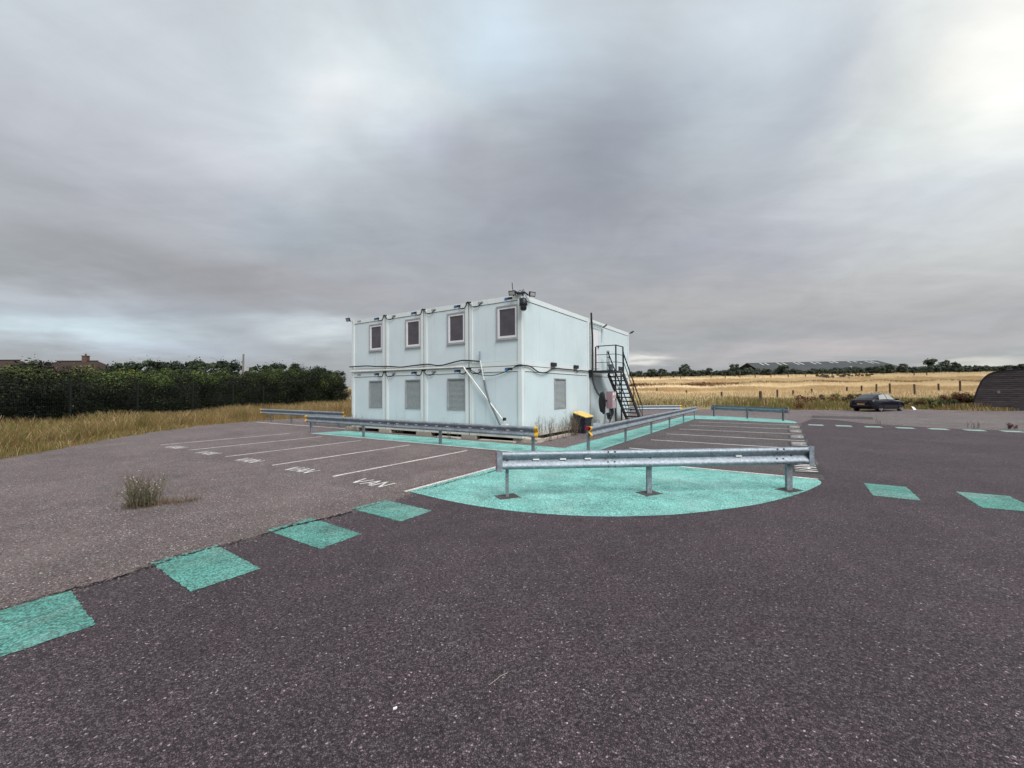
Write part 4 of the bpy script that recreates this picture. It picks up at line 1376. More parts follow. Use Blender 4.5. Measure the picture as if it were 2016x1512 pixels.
def gh_ring(x, z0, z1, w0, w1):
    q = [(-w0, z0), (-(w0 * .45 + w1 * .55), z0 + (z1 - z0) * 0.55), (-w1, z1 - 0.03), (-w1 * 0.8, z1), (0, z1 + 0.015)]
    q2 = [(-y, z) for y, z in q[:-1]][::-1]
    return [(x, CYL + y, z) for y, z in q + q2]


gh = [gh_ring(-0.62, 0.99, 1.02, 0.66, 0.60), gh_ring(-0.25, 0.98, 1.17, 0.76, 0.62), gh_ring(0.25, 0.96, 1.37, 0.82, 0.61), gh_ring(0.75, 0.95, 1.465, 0.84, 0.60), gh_ring(1.25, 0.94, 1.48, 0.84, 0.60), gh_ring(1.75, 0.93, 1.41, 0.83, 0.59), gh_ring(2.25, 0.91, 1.20, 0.80, 0.60), gh_ring(2.75, 0.88, 0.93, 0.74, 0.62)]
MB().loft(gh).build('roof', M['car_paint'], car, fix=True)


def car_patch(name, pts, m, parent=car, t=0.012):
    n = len(pts)
    mb = MB()
    mb.add(pts, [tuple(range(n))])
    o = mb.build(name, m, parent)
    md = o.modifiers.new('thickness', 'SOLIDIFY')
    md.thickness = t
    md.offset = 0
    return o


def gh_pt(x, f, side):
    """Point on the greenhouse side at station x and height fraction f, just proud of it."""
    xs = [-0.62, -0.25, 0.25, 0.75, 1.25, 1.75, 2.25, 2.75]
    z0 = np.interp(x, xs, [0.99, 0.98, 0.96, 0.95, 0.94, 0.93, 0.91, 0.88])
    z1 = np.interp(x, xs, [1.02, 1.17, 1.37, 1.465, 1.48, 1.41, 1.20, 0.93]) - 0.03
    w0 = np.interp(x, xs, [0.66, 0.76, 0.82, 0.84, 0.84, 0.83, 0.80, 0.74])
    w1 = np.interp(x, xs, [0.60, 0.62, 0.61, 0.60, 0.60, 0.59, 0.60, 0.62])
    wm, zm = w0 * .45 + w1 * .55, z0 + (z1 + 0.03 - z0) * 0.55
    z = z0 + (z1 - z0) * f
    w = np.interp(z, [z0, zm, max(z1, zm + .001)], [w0, wm, w1]) + 0.010
    return (x, CYL + side * w, z)


for side in (-1, 1):
    for (xa, xb) in ((0.02, 1.02), (1.10, 2.15)):
        top = [gh_pt(x, 0.93, side) for x in np.linspace(xb - (0.12 if xb > 2 else 0), xa + (0.25 if xa < .5 else 0), 6)]
        bot = [gh_pt(x, 0.10, side) for x in np.linspace(xa, xb, 6)]
        mid_a = [gh_pt(xa + (0.13 if xa < .5 else 0), 0.55, side)]
        mid_b = [gh_pt(xb - (0.04 if xb > 2 else 0), 0.55, side)]
        mbw = MB()
        n = 6
        rows = [[gh_pt(xa + (xb - xa) * k / 7 + (0.25 if xa < .5 else 0) * (f - .1) * (1 - k / 7) - (0.12 if xb > 2 else 0) * (f - .1) * k / 7, f, side) for k in range(8)] for f in (0.10, 0.35, 0.58, 0.80, 0.95)]
        vs_ = [p for rw in rows for p in rw]
        mbw.add(vs_, [(i * 8 + k, i * 8 + k + 1, i * 8 + k + 9, i * 8 + k + 8) for i in range(4) for k in range(7)], 0, True)
        mbw.build('side_window', M['car_side_glass_reflect'], car)
# rear and front screens
for name, xs in (('rear_window', np.linspace(-0.50, 0.42, 7)), ('windscreen', np.linspace(1.85, 2.62, 6))):
    rows = []
    for x in xs:
        z1 = np.interp(x, [-0.62, -0.25, 0.25, 0.75, 1.25, 1.75, 2.25, 2.75], [1.02, 1.17, 1.37, 1.465, 1.48, 1.41, 1.20, 0.93])
        rows.append([(x - (0.010 if x < 1 else -0.010), CYL + y * 0.54, z1 + 0.018 - 0.018 * abs(y) ** 2) for y in np.linspace(-1, 1, 7)])
    mbw = MB()
    mbw.add([p for rw in rows for p in rw], [(i * 7 + k, i * 7 + k + 1, i * 7 + k + 8, i * 7 + k + 7) for i in range(len(xs) - 1) for k in range(6)], 0, True)
    mbw.build(name, M['car_glass'], car)


def wheel(x, y):
    R_ = 0.34
    mb = MB()
    prof = [(0.20, -0.10), (0.31, -0.11), (0.335, -0.09), (R_, -0.05), (R_, 0.05), (0.335, 0.09), (0.31, 0.11), (0.20, 0.10)]
    rings = [[(x + math.cos(a) * q, y + d, R_ + math.sin(a) * q) for a in np.linspace(0, 2 * math.pi, 25)[:-1]] for q, d in prof]
    w_ = MB().loft(rings).build('wheel', M['tyre'], car, fix=True)
    s = -1 if y < CYL else 1
    rm = MB()
    for k in range(5):
        a = 2 * math.pi * k / 5
        d = Vector((math.cos(a), 0, math.sin(a)))
        n_ = Vector((-math.sin(a), 0, math.cos(a)))
        c0 = Vector((x, y + s * 0.108, R_))
        rm.add([c0 + d * 0.05 - n_ * 0.045, c0 + d * 0.05 + n_ * 0.045, c0 + d * 0.235 + n_ * 0.075, c0 + d * 0.235 - n_ * 0.075], [(0, 1, 2, 3)])
    rm.tube([(x, y + s * 0.10, R_), (x, y + s * 0.122, R_)], 0.07, 12)
    rings = [[(x + math.cos(a) * q, y + s * d, R_ + math.sin(a) * q) for a in np.linspace(0, 2 * math.pi, 25)[:-1]] for q, d in ((0.225, 0.09), (0.245, 0.115), (0.262, 0.118), (0.265, 0.10))]
    rm.loft(rings, cap=False)
    rm.build('rim', M['rim'], w_, fix=True)


for x in (0.0, 2.95):
    for y in (0.02, CYL * 2 - 0.02):
        wheel(x, y)
for side in (-1, 1):
    for x in (0.0, 2.95):
        mb = MB()
        y = CYL + side * 0.925
        pts = [(x + math.cos(a) * 0.385, y, 0.35 + math.sin(a) * 0.385) for a in np.linspace(-0.35, math.pi + 0.35, 20)]
        mb.tube(pts, 0.03, 6)
        mb.build('wheel_arch', M['tyre'], car)
    MB().loft([[(2.02 + dx, CYL + side * (0.93 + dy), 0.98 + dz) for dx, dz in ((0, -.06), (.12, -.05), (.12, .05), (0, .07))] for dy in (0, 0.18)]).build('mirror', M['car_paint'], car, fix=True)
    MB().bbox((0.3, CYL + side * 0.86, 0.17), (2.6, CYL + side * 0.925, 0.28)).build('sill', M['tyre'], car)
MB().loft([[(x, CYL + y, z) for x, z in ((-1.0 + 0.13 * abs(y) ** 2.5, 0.80), (-0.985 + 0.13 * abs(y) ** 2.5, 0.875), (-0.90, 0.875), (-0.90, 0.80))] for y in np.linspace(-0.80, 0.80, 13)]).build('tail_light', M['tail'], car, fix=True)
MB().loft([[(x, CYL + y, z) for x, z in ((-0.995 + 0.13 * abs(y) ** 2.5, 0.765), (-0.995 + 0.13 * abs(y) ** 2.5, 0.785), (-0.90, 0.785), (-0.90, 0.765))] for y in np.linspace(-0.72, 0.72, 11)]).build('chrome_strip', M['rim'], car, fix=True)
MB().bbox((-1.0, CYL - 0.26, 0.555), (-0.965, CYL + 0.26, 0.665)).build('number_plate', M['plate'], car)
MB().loft([[(x, CYL + y, z) for x, z in ((-1.015 + 0.14 * abs(y) ** 2.5, 0.42), (-1.015 + 0.14 * abs(y) ** 2.5, 0.54), (-0.84, 0.54), (-0.84, 0.32), (-0.95 + 0.14 * abs(y) ** 2.5, 0.30))] for y in np.linspace(-0.86, 0.86, 13)]).build('rear_bumper', M['car_paint'], car, fix=True)
MB().tube([(0.62, CYL, 1.46), (0.55, CYL, 1.53)], 0.02, 6).build('roof_fin', M['car_paint'], car)

# ---------------------------------------------------------------- timber hut on the right
HUT_RZ = math.atan2(-0.75, 0.66)
hut = empty('timber_hut', (40.1, 36.0, 0), HUT_RZ, label='dark weatherboarded hut with rounded roof edge at right of the field', cat='hut')
HH = [(0.0, -0.1), (0.0, 0.62), (0.10, 1.15), (0.28, 1.83), (0.47, 2.40), (0.71, 2.82), (0.95, 3.06), (1.22, 3.20), (2.0, 3.31), (2.8, 3.39), (5.0, 3.55)]
HP = HH + [(10 - x, z) for x, z in HH[:-1]][::-1]
zs_ = [p[1] for p in HH]
xs_ = [p[0] for p in HH]
nb = 21
for i in range(nb):
    z0 = 3.53 * i / nb
    z1 = 3.53 * (i + 1) / nb
    xa0 = np.interp(z0, zs_, xs_)
    xa1 = np.interp(z1 - 0.01, zs_, xs_)
    t0, t1 = 0.045 + random.uniform(0, .012), 0.008
    vs_ = [(xa0, -t0, z0), (10 - xa0, -t0, z0), (10 - xa1, -t1, z1 - 0.006), (xa1, -t1, z1 - 0.006), (xa0, 0.03, z0), (10 - xa0, 0.03, z0), (10 - xa1, 0.03, z1 - 0.006), (xa1, 0.03, z1 - 0.006)]
    MB().add(vs_, [(0, 1, 2, 3), (7, 6, 5, 4), (4, 5, 1, 0), (5, 6, 2, 1), (6, 7, 3, 2), (7, 4, 0, 3)]).build('board', M['board'], hut)
MB().loft([[(x, 0.032, z) for x, z in HP], [(x, 9.0, z) for x, z in HP]]).build('roof_shell', M['board_trim'], hut, fix=True)
tr = MB()
for a, b in zip(HP[:-1], HP[1:]):
    tr.bar((a[0], -0.03, a[1] + 0.02), (b[0], -0.03, b[1] + 0.02), 0.10, 0.08, up=(0, -1, 0))
tr.build('roof_edge', M['board_trim'], hut)
MB().bbox((1.35, -0.065, 1.42), (1.52, -0.055, 1.66)).build('notice', M['stem_grey'], hut)

# ---------------------------------------------------------------- distant shed and houses
shed = empty('farm_shed', (0, 0, 0), 0, label='long grey sheet-roofed shed with pale rooflights far beyond the field', cat='shed')


def px_at(u, v, d):
    """World point seen in the photo direction (u, v) at depth d (survey helper)."""
    return ((u - 1008) / 814.8 * d, d, EYE + (769.6 - 0.0053 * (u - 1008) - v) / 814.8 * d)


SD = 250.0
A_ = px_at(1471, 714.5, SD)
B_ = px_at(1727, 709.5, SD - 4)
ez = 10.2
xA, xB, yA, yB = A_[0], B_[0], SD, SD - 4
zr = 0.5 * (A_[2] + B_[2])
eL, eR = zr - 6.6, zr - 6.6
roofv = [(xA, yA, A_[2]), (xB, yB, B_[2]), (xB + 6.5, yB - 18, eR), (xA - 2.0, yA - 18, eL)]
MB().add(roofv + [(p[0], p[1] + 0.1, p[2] - 0.25) for p in roofv], [(3, 2, 1, 0), (4, 5, 6, 7), (0, 1, 5, 4), (1, 2, 6, 5), (2, 3, 7, 6), (3, 0, 4, 7)]).build('roof_slope', M['shed_roof'], shed)
MB().add([(xA, yA, A_[2]), (xB, yB, B_[2]), (xB + 6.5, yB + 18, eR), (xA - 2, yA + 18, eL)], [(0, 1, 2, 3)]).build('roof_slope', M['shed_roof'], shed)
MB().bbox((xA - 1.5, SD - 18.5, 3), (xB + 6.2, SD - 17.5, eR - 0.2)).build('wall', M['shed_wall'], shed)
MB().add([(xB + 6.4, yB - 18, eR), (xB + 6.4, yB + 18, eR), (xB + 0.1, yB, B_[2]), (xB + 6.4, yB - 18, 3), (xB + 6.4, yB + 18, 3)], [(0, 1, 2), (3, 4, 1, 0)]).build('gable', M['shed_wall'], shed)
MB().bar((xA, yA, A_[2] + 0.15), (xB, yB, B_[2] + 0.15), 0.7, 0.4).build('ridge_cap', M['rooflight'], shed)


def slope_pt(fx, fy, up=0.12):
    top = [roofv[0][k] + (roofv[1][k] - roofv[0][k]) * fx for k in range(3)]
    bot = [roofv[3][k] + (roofv[2][k] - roofv[3][k]) * fx for k in range(3)]
    p = [top[k] + (bot[k] - top[k]) * fy for k in range(3)]
    p[2] += up
    p[1] -= up * 0.5
    return tuple(p)


for f in (0.085, 0.122, 0.215, 0.255, 0.345, 0.380, 0.475, 0.515, 0.615, 0.655, 0.755, 0.800, 0.885, 0.925):
    q = [slope_pt(f, 0.06), slope_pt(f + 0.012, 0.06), slope_pt(f + 0.016, 0.30), slope_pt(f + 0.004, 0.30)]
    MB().add(q, [(0, 3, 2, 1)]).build('rooflight', M['rooflight'], shed)
q = [slope_pt(0.655, 0.02), slope_pt(0.668, 0.02), slope_pt(0.668, 0.98), slope_pt(0.655, 0.98)]
MB().add(q, [(0, 3, 2, 1)]).build('pale_roof_strip', M['rooflight'], shed)


def house(label, u0, u1, vr, d, hip, chimney=None, depth=8.0):
    a, b = px_at(u0, vr, d), px_at(u1, vr, d)
    e = empty('house', ((a[0] + b[0]) / 2, d, 0), 0, label=label, cat='house')
    w = (b[0] - a[0]) / 2
    zr_ = a[2]
    ze = zr_ - 2.6
    hx = w + hip
    v = [(-w, 0, zr_), (w, 0, zr_), (-hx, -depth / 2, ze), (hx, -depth / 2, ze), (hx, depth / 2, ze), (-hx, depth / 2, ze)]
    rf = MB().add(v, [(2, 3, 1, 0), (4, 5, 0, 1), (3, 4, 1), (5, 2, 0)]).build('roof', M['tile'], e)
    MB().bar((-w, 0, zr_ + 0.06), (w, 0, zr_ + 0.06), 0.22, 0.14).build('ridge_tiles', M['tile'], rf)
    wl = MB().bbox((-hx + 0.4, -depth / 2 + 0.4, 0), (hx - 0.4, depth / 2 - 0.4, ze - 0.02)).build('wall', M['brick'], e)
    for k in (-0.5, 0.5):
        f = MB().bbox((k * hx - 0.6, -depth / 2 + 0.36, ze - 1.6), (k * hx + 0.6, -depth / 2 + 0.395, ze - 0.5)).build('window', M['pvc'], e)
        MB().bbox((k * hx - 0.5, -depth / 2 + 0.34, ze - 1.5), (k * hx + 0.5, -depth / 2 + 0.358, ze - 0.6)).build('pane', M['glass'], f)
    if chimney is not None:
        c = px_at(chimney, vr, d)[0] - e.location.x
        ch = MB().bbox((c - 0.38, -0.3, zr_ - 0.6), (c + 0.38, 0.3, zr_ + 0.85)).bbox((c - 0.43, -0.35, zr_ + 0.85), (c + 0.43, 0.35, zr_ + 0.95)).build('chimney', M['brick'], e)
        MB().cyl((c - 0.0, 0, zr_ + 0.95), 0.12, 0.3, 8).build('chimney_pot', M['brick'], ch)
        MB().bar((c - 0.5, 0, zr_ + 1.35), (c + 0.6, 0, zr_ + 1.40), 0.02).bar((c, 0, zr_ + 0.95), (c, 0, zr_ + 1.4), 0.02).build('tv_aerial', M['bolt'], ch)
    return e


house('brown-tiled house with chimney rising behind the hedge at far left', 112, 192, 711.5, 70, 3.3, chimney=168)
house('brown hip-roofed house cut by the left edge of the photo', -60, 38, 710, 66, 2.6)

p0, p1 = px_at(476.5, 745, 52), px_at(479, 697, 52)
o = MB().tube([(0, 0, 0), (p1[0] - p0[0], 0, p1[2])], [0.14, 0.10], 8).build('telegraph_pole', M['pole_wood'], None, (p0[0], 52, 0))
tag(o, 'slightly leaning wooden pole rising behind the left hedge', 'pole')

# ---------------------------------------------------------------- foliage


def crown_mesh(name, seed, w, h, n, leaf, mats, wts, shape='tree', zb=0.0, depth=None):
    """Many small leaf clumps spread over lobes through the crown's volume."""
    rg = np.random.default_rng(seed)
    depth = depth or w
    nl = 48 if shape == 'tree' else 34
    if shape == 'tree':
        th = rg.uniform(0, 2 * np.pi, nl)
        rad = np.sqrt(rg.uniform(0.05, 1, nl)) * 0.36
        zz = rg.uniform(0.12, 0.9, nl)
        env = np.sqrt(np.clip(1 - ((zz - 0.42) / 0.62) ** 2, 0.05, 1))
        C = np.stack([np.cos(th) * rad * w * env, np.sin(th) * rad * depth * env, zb + zz * (h - zb)], 1)
        R = rg.uniform(0.05, 0.15, nl) * w
    else:
        C = np.stack([rg.uniform(-0.46, 0.46, nl) * w, rg.uniform(-0.34, 0.34, nl) * depth, zb + rg.uniform(0.05, 0.88, nl) * (h - zb)], 1)
        R = rg.uniform(0.18, 0.30, nl) * min(w, h, depth * 1.2)
    pick = rg.integers(0, nl, n)
    d = rg.normal(size=(n, 3))
    d /= np.linalg.norm(d, axis=1)[:, None]
    rr_ = R[pick] * rg.uniform(0.35, 1.05, n) ** 0.5
    p = C[pick] + d * rr_[:, None] * np.array([1, 1, 0.8])
    # sprigs that break the outline
    ns = n // 12
    p[:ns] += d[:ns] * (R[pick[:ns]] * rg.uniform(0.0, 0.35 if shape == 'hedge' else 1.1, ns))[:, None] * np.array([0.6, 0.6, 1.2])
    p[:, 2] = np.maximum(p[:, 2], 0.03)
    nrm = d + rg.normal(scale=0.55, size=(n, 3)) + np.array([0, 0, 0.35])
    nrm /= np.linalg.norm(nrm, axis=1)[:, None]
    a = np.cross(nrm, rg.normal(size=(n, 3)))
    a /= np.linalg.norm(a, axis=1)[:, None]
    b = np.cross(nrm, a)
    s = leaf * rg.uniform(0.5, 1.3, n)[:, None]
    k = rg.uniform(0.45, 0.8, n)[:, None]
    v = np.stack([p - a * s, p + b * s * k, p + a * s * 0.9, p - b * s * k * 0.8], 1).reshape(-1, 3)
    f = np.arange(4 * n).reshape(n, 4)
    lobe_m = rg.choice(len(mats), nl, p=wts)
    mi = np.where(rg.random(n) < 0.65, lobe_m[pick], rg.choice(len(mats), n, p=wts))
    return np_mesh(name, v, f, mats, mi), C


def trunk_mesh(C, h, r0, mat_):
    mb = MB()
    top = h * 0.55
    mb.tube([(0, 0, -0.1), (0.03 * h, 0, top * .5), (0, 0.02 * h, top)], [r0, r0 * 0.75, r0 * 0.4], 7)
    for c in C[:9]:
        z0 = random.uniform(0.2, 0.5) * h
        z0 = min(z0, c[2])
        mb.tube([(0, 0, z0), (c[0] * .5, c[1] * .5, (z0 + c[2]) / 2 + 0.05 * h), tuple(c)], [r0 * 0.4, r0 * 0.28, r0 * 0.1], 5)
    return mb.mesh('trunk', [mat_])


# --- hedge behind the left fence
hm = []
for s in range(4):
    hm.append(crown_mesh('crown', 40 + s, 3.6, 3.45 + 0.12 * s, 26000, 0.052, [M['leaf_hedge'], M['leaf_hedge2'], M['leaf_hedge_deep']], [0.5, 0.10, 0.40], 'hedge', depth=3.2))
HEDGE = [(-24.3, 12.4), (-24.4, 15.2), (-24.2, 17.9), (-24.3, 20.5), (-24.1, 23.2), (-24.2, 25.9), (-24.0, 28.6), (-24.1, 31.4), (-23.9, 34.2), (-23.7, 37.0), (-23.3, 39.8), (-22.9, 42.6), (-22.5, 45.2), (-22.0, 47.6), (-21.3, 49.8)]
for i, (x, y) in enumerate(HEDGE):
    me, C = hm[i % 4]
    e = empty('hedge_shrub', (x, y, 0), 1.55 + random.uniform(-.1, .1) + (math.pi if i % 3 == 1 else 0),
              label='dense hedge shrub behind the wire fence, ' + ORD[i] + ' from the left edge', cat='hedge shrub', group='shrubs forming the hedge behind the left fence')
    sc = float(np.interp(y, [12, 22, 34, 44, 50], [0.72, 0.80, 0.95, 1.18, 1.22])) * random.uniform(0.95, 1.06)
    e.scale = (1.0, 1.0, sc)
    link('crown', me, e)
    link('trunk', trunk_mesh(C, 3.0, 0.06, M['bark']), e)

pm = [crown_mesh('crown', 60 + s, 4.2, 3.9, 13000, 0.075, [M['leaf_hedge2'], M['leaf_hedge'], M['leaf_lime']], [0.45, 0.2, 0.35], 'hedge', depth=3.0) for s in range(3)]
PALE = [(-27.2, 13.5), (-27.4, 17.2), (-27.0, 21.0), (-27.3, 24.8), (-27.0, 28.6), (-27.2, 32.5), (-26.8, 36.4), (-26.4, 40.3), (-25.8, 44.2), (-24.8, 47.6), (-23.4, 50.3)]
for i, (x, y) in enumerate(PALE):
    me, C = pm[i % 3]
    e = empty('pale_shrub', (x, y, 0), 1.57 + random.uniform(-.15, .15), label='paler yellow-green shrub showing above the dark hedge, ' + ORD[i] + ' from the left', cat='shrub', group='paler shrubs behind the dark hedge')
    e.scale = (1.0, 1.0, float(np.interp(y, [12, 22, 34, 47], [0.86, 0.91, 1.02, 1.13])) * random.uniform(0.90, 1.07))
    link('crown', me, e)
    link('trunk', trunk_mesh(C, 3.4, 0.06, M['bark']), e)

# --- trees behind the hedge
tm = []
for s in range(4):
    tm.append(crown_mesh('crown', 80 + s, 3.6, 4.6, 8000, 0.11, [M['leaf_dark'], M['leaf_mid'], M['leaf_hedge']], [0.45, 0.3, 0.25], 'tree', zb=0.4))
LT_ = [(255, 715, 55), (292, 712, 60), (330, 713, 58), (352, 711, 62), (383, 712, 60), (422, 714, 57), (450, 714, 62), (510, 718, 60), (540, 719, 64), (580, 719, 60), (625, 724, 62), (660, 728, 62), (60, 716, 60), (80, 713, 52), (230, 720, 58)]
TL = ['tree seen over the hedge just right of the brown house', 'pointed tree seen over the hedge between house and pole', 'rounded tree seen over the hedge above the second fence span', 'spiky-topped tree seen over the hedge above the third fence post',
      'bushy tree seen over the hedge above the third fence post', 'tree seen over the hedge left of the leaning pole', 'round tree seen over the hedge touching the leaning pole', 'tree seen over the hedge just right of the leaning pole', 'low tree seen over the hedge right of the pole',
      'dark tree seen over the hedge above the last fence post', 'tree seen over the hedge near its right end', 'last low tree seen over the hedge beside the cabin', 'small tree between the two brown roofs', 'dark purple-leaved bush beside the left end of the tiled roof', 'low tree at the right hip of the tiled house']
for i, (u, v, d) in enumerate(LT_):
    x, y, zt = px_at(u, v, d)
    me, C = tm[i % 4]
    if i == 13:
        me = me.copy()
        me.materials.clear()
        for k in ('leaf_purple', 'leaf_purple', 'leaf_dark'):
            me.materials.append(M[k])
    zg = float(terrain(x, y))
    e = empty('garden_tree', (x, y, zg), random.uniform(0, 6), label=TL[i], cat='tree', group='trees behind the left hedge')
    h = (zt - zg) / 4.6 * random.uniform(1.05, 1.12)
    e.scale = (h * random.uniform(.85, 1.15), h, h)
    link('crown', me, e)
    link('trunk', trunk_mesh(C, 4.6, 0.10, M['bark']), e)

# --- far tree row beyond the field
fm = []
for s in range(5):
    fm.append(crown_mesh('crown', 120 + s, 4.4, 4.4, 3600, 0.22, [M['leaf_far_hazed'], M['leaf_dark'], M['leaf_mid']], [0.62, 0.08, 0.30], 'tree', zb=0.3))
RT_ = [(1258, 731), (1283, 728), (1305, 727), (1328, 732), (1348, 718), (1370, 730), (1396, 726), (1418, 731), (1447, 719), (1474, 722), (1508, 724), (1543, 718), (1577, 729), (1612, 731), (1655, 727), (1680, 720), (1712, 722),
       (1732, 718), (1752, 719), (1777, 717), (1803, 724), (1834, 709), (1860, 711), (1882, 715), (1905, 720), (1935, 726), (1962, 722), (1990, 720), (2014, 718), (2040, 716)]
for i, (u, v) in enumerate(RT_):
    d = 140 + random.uniform(-5, 5)
    x, y, zt = px_at(u, v, d)
    me, C = fm[i % 5]
    zg = float(terrain(x, y))
    e = empty('hawthorn_tree', (x, y, zg), random.uniform(0, 6), label='dark hawthorn beyond the dry field, ' + ORD[i] + ' tree right of the cabin', cat='tree', group='hawthorn trees along the far side of the field')
    h = (zt - zg) / 4.4 * (0.98 if 1460 < u < 1735 else 1.12)
    wsc = random.uniform(.85, 1.3) * max(h, 0.8)
    e.scale = (wsc, wsc, h)
    link('crown', me, e)
    link('trunk', trunk_mesh(C, 4.4, 0.12, M['bark']), e)
# continuous low hedge under those trees, and the far wooded skyline
lm = crown_mesh('far_hedge', 200, 5.0, 2.3, 1100, 0.26, [M['leaf_far_hazed'], M['leaf_dark'], M['leaf_mid']], [0.5, 0.3, 0.2], 'hedge', depth=3.0)[0]
vv = np.empty(len(lm.vertices) * 3, np.float32)
lm.vertices.foreach_get('co', vv)
vv = vv.reshape(-1, 3)
allv = []
for i in range(70):
    x = 30 + i * 2.4
    y = 141 + rng.uniform(-2, 2)
    a = rng.uniform(0, 6.3)
    q = vv * np.array([1, 1, rng.uniform(0.75, 1.15)])
    q = np.stack([q[:, 0] * math.cos(a) - q[:, 1] * math.sin(a) + x, q[:, 0] * math.sin(a) + q[:, 1] * math.cos(a) + y, q[:, 2] + float(terrain(x, y))], 1)
    allv.append(q)
allv = np.concatenate(allv)
fh = link('far_hedge', np_mesh('far_hedge', allv, np.arange(len(allv)).reshape(-1, 4), [M['leaf_far_hazed'], M['leaf_dark'], M['leaf_mid']], rng.choice(3, len(allv) // 4, p=[.6, .12, .28])))
tag(fh, 'low continuous dark hedge along the far side of the field', 'hedge', kind='stuff')

# --- left fence of welded mesh on green posts
fe = empty('mesh_fence', (0, 0, 0), 0, label='dark green welded mesh fence in front of the left hedge', cat='fence')
FP = [(-22.0, 9.0), (-22.0, 13.0), (-22.0, 16.9), (-22.0, 20.6), (-22.0, 24.3), (-22.0, 28.5), (-22.0, 32.6), (-22.0, 36.6), (-22.0, 40.7), (-21.9, 44.6), (-21.6, 48.0)]
for (x, y) in FP:
    MB().bbox((x - 0.04, y - 0.04, 0), (x + 0.04, y + 0.04, 2.50)).build('post', M['green_steel'], fe)
for a, b in zip(FP[:-1], FP[1:]):
    mb = MB()
    L = math.dist(a, b)
    n = int(L / 0.075)
    for k in range(n):
        f = (k + 0.5) / n
        x, y = a[0] + (b[0] - a[0]) * f, a[1] + (b[1] - a[1]) * f
        w = 0.005
        mb.add([(x, y - w, 0.05), (x, y + w, 0.05), (x, y + w, 2.43), (x, y - w, 2.43)], [(0, 1, 2, 3)])
    for k in range(13):
        z = 0.06 + 2.36 * k / 12
        mb.bar((a[0] + 0.006, a[1] + 0.05, z), (b[0] + 0.006, b[1] - 0.05, z), 0.008)
    o = mb.build('mesh_panel', M['green_steel'], fe)

# --- wooden posts in the field
FPX = [(1293, 773.5, 62), (1351, 773.0, 56), (1420, 772.5, 49), (1497, 771.5, 43), (1530, 768.5, 50), (1561, 769.5, 54), (1598, 766.5, 55), (1667, 762.8, 60), (1696, 760.3, 58), (1725, 757.5, 56), (1752, 756.0, 54), (1801, 757.5, 52), (1848, 756.5, 56), (1890, 750.5, 56)]
ix = [None] * len(FPX)
for i, (u, v, d) in enumerate(FPX):
    x, y, zt = px_at(u, v, d)
    zg = float(terrain(x, y)) - 0.1
    h = max(zt - zg, 0.9) + 0.08
    o = MB().tube([(0, 0, 0), (0.02, 0, h)], 0.11 if u not in (1497,) else 0.14, 7).build('fence_post', M['post_wood'], None, (x, y, zg), (random.uniform(-.03, .03), random.uniform(-.03, .03), 0))
    tag(o, 'weathered wooden post in the dry grass, ' + ORD[i] + ' from the left in the near row', 'fence post', 'wooden posts of the near field fence')
FP2 = [1270, 1300, 1340, 1400, 1428, 1457, 1487, 1518, 1552, 1586, 1800, 1825]
for i, u in enumerate(FP2):
    d = 118
    x = (u - 1008) / 814.8 * d
    zg = float(terrain(x, d))
    o = MB().tube([(0, 0, -0.1), (0, 0, 1.9)], 0.12, 6).build('fence_post', M['post_wood'], None, (x, d, zg))
    tag(o, 'thin distant post before the far hedge, ' + ORD[i] + ' from the left in the far row', 'fence post', 'wooden posts of the far field fence')

# ---------------------------------------------------------------- grasses


def inside_lot(x, y):
    """True on the asphalt (point in polygon)."""
    poly = np.array(LOT_EDGE + [(75, -14)])
    c = np.zeros(len(x), bool)
    j = len(poly) - 1
    for i in range(len(poly)):
        xi, yi = poly[i]
        xj, yj = poly[j]
        m_ = ((yi > y) != (yj > y)) & (x < (xj - xi) * (y - yi) / (yj - yi + 1e-12) + xi)
        c ^= m_
        j = i
    return c


def blades(x, y, h, w, lean=0.35, seed=0, seg=2):
    rg = np.random.default_rng(seed)
    n = len(x)
    z = terrain(x, y) - 0.03
    a = rg.uniform(0, 2 * np.pi, n)
    px_, py_ = np.cos(a), np.sin(a)
    b = rg.uniform(0, 2 * np.pi, n)
    ln = rg.uniform(0.1, 1.0, n) * lean * h
    tx, ty = np.cos(b) * ln, np.sin(b) * ln
    hw = w / 2
    v0 = np.stack([x - px_ * hw, y - py_ * hw, z], 1)
    v1 = np.stack([x + px_ * hw, y + py_ * hw, z], 1)
    mx, my = x + tx * 0.35, y + ty * 0.35
    v2 = np.stack([mx + px_ * hw * 0.8, my + py_ * hw * 0.8, z + h * 0.6], 1)
    v3 = np.stack([mx - px_ * hw * 0.8, my - py_ * hw * 0.8, z + h * 0.6], 1)
    # seed head: the top half flares a little then ends
    v4 = np.stack([x + tx + px_ * hw * 0.7, y + ty + py_ * hw * 0.7, z + h], 1)
    v5 = np.stack([x + tx - px_ * hw * 0.7, y + ty - py_ * hw * 0.7, z + h], 1)
    V_ = np.stack([v0, v1, v2, v3, v4, v5], 1).reshape(-1, 3)
    o = np.arange(n)[:, None] * 6
    F_ = np.concatenate([o + np.array([0, 1, 2, 3]), o + np.array([3, 2, 4, 5])], 1).reshape(-1, 4)
    return V_, F_


def lf(x, y, s, k=0.0):
    """Cheap smooth value pattern in [0, 1]."""
    return 0.5 + 0.25 * (np.sin(x * s + 1.7 * k + 1.3 * np.sin(y * s * 0.7 + k)) + np.sin(y * s * 1.13 + 2.1 * k + 1.1 * np.sin(x * s * 0.83 - k)))


GM = [M['straw'], M['straw_pale'], M['straw_brown'], M['grass_olive'], M['grass_green'], M['dock_brown']]


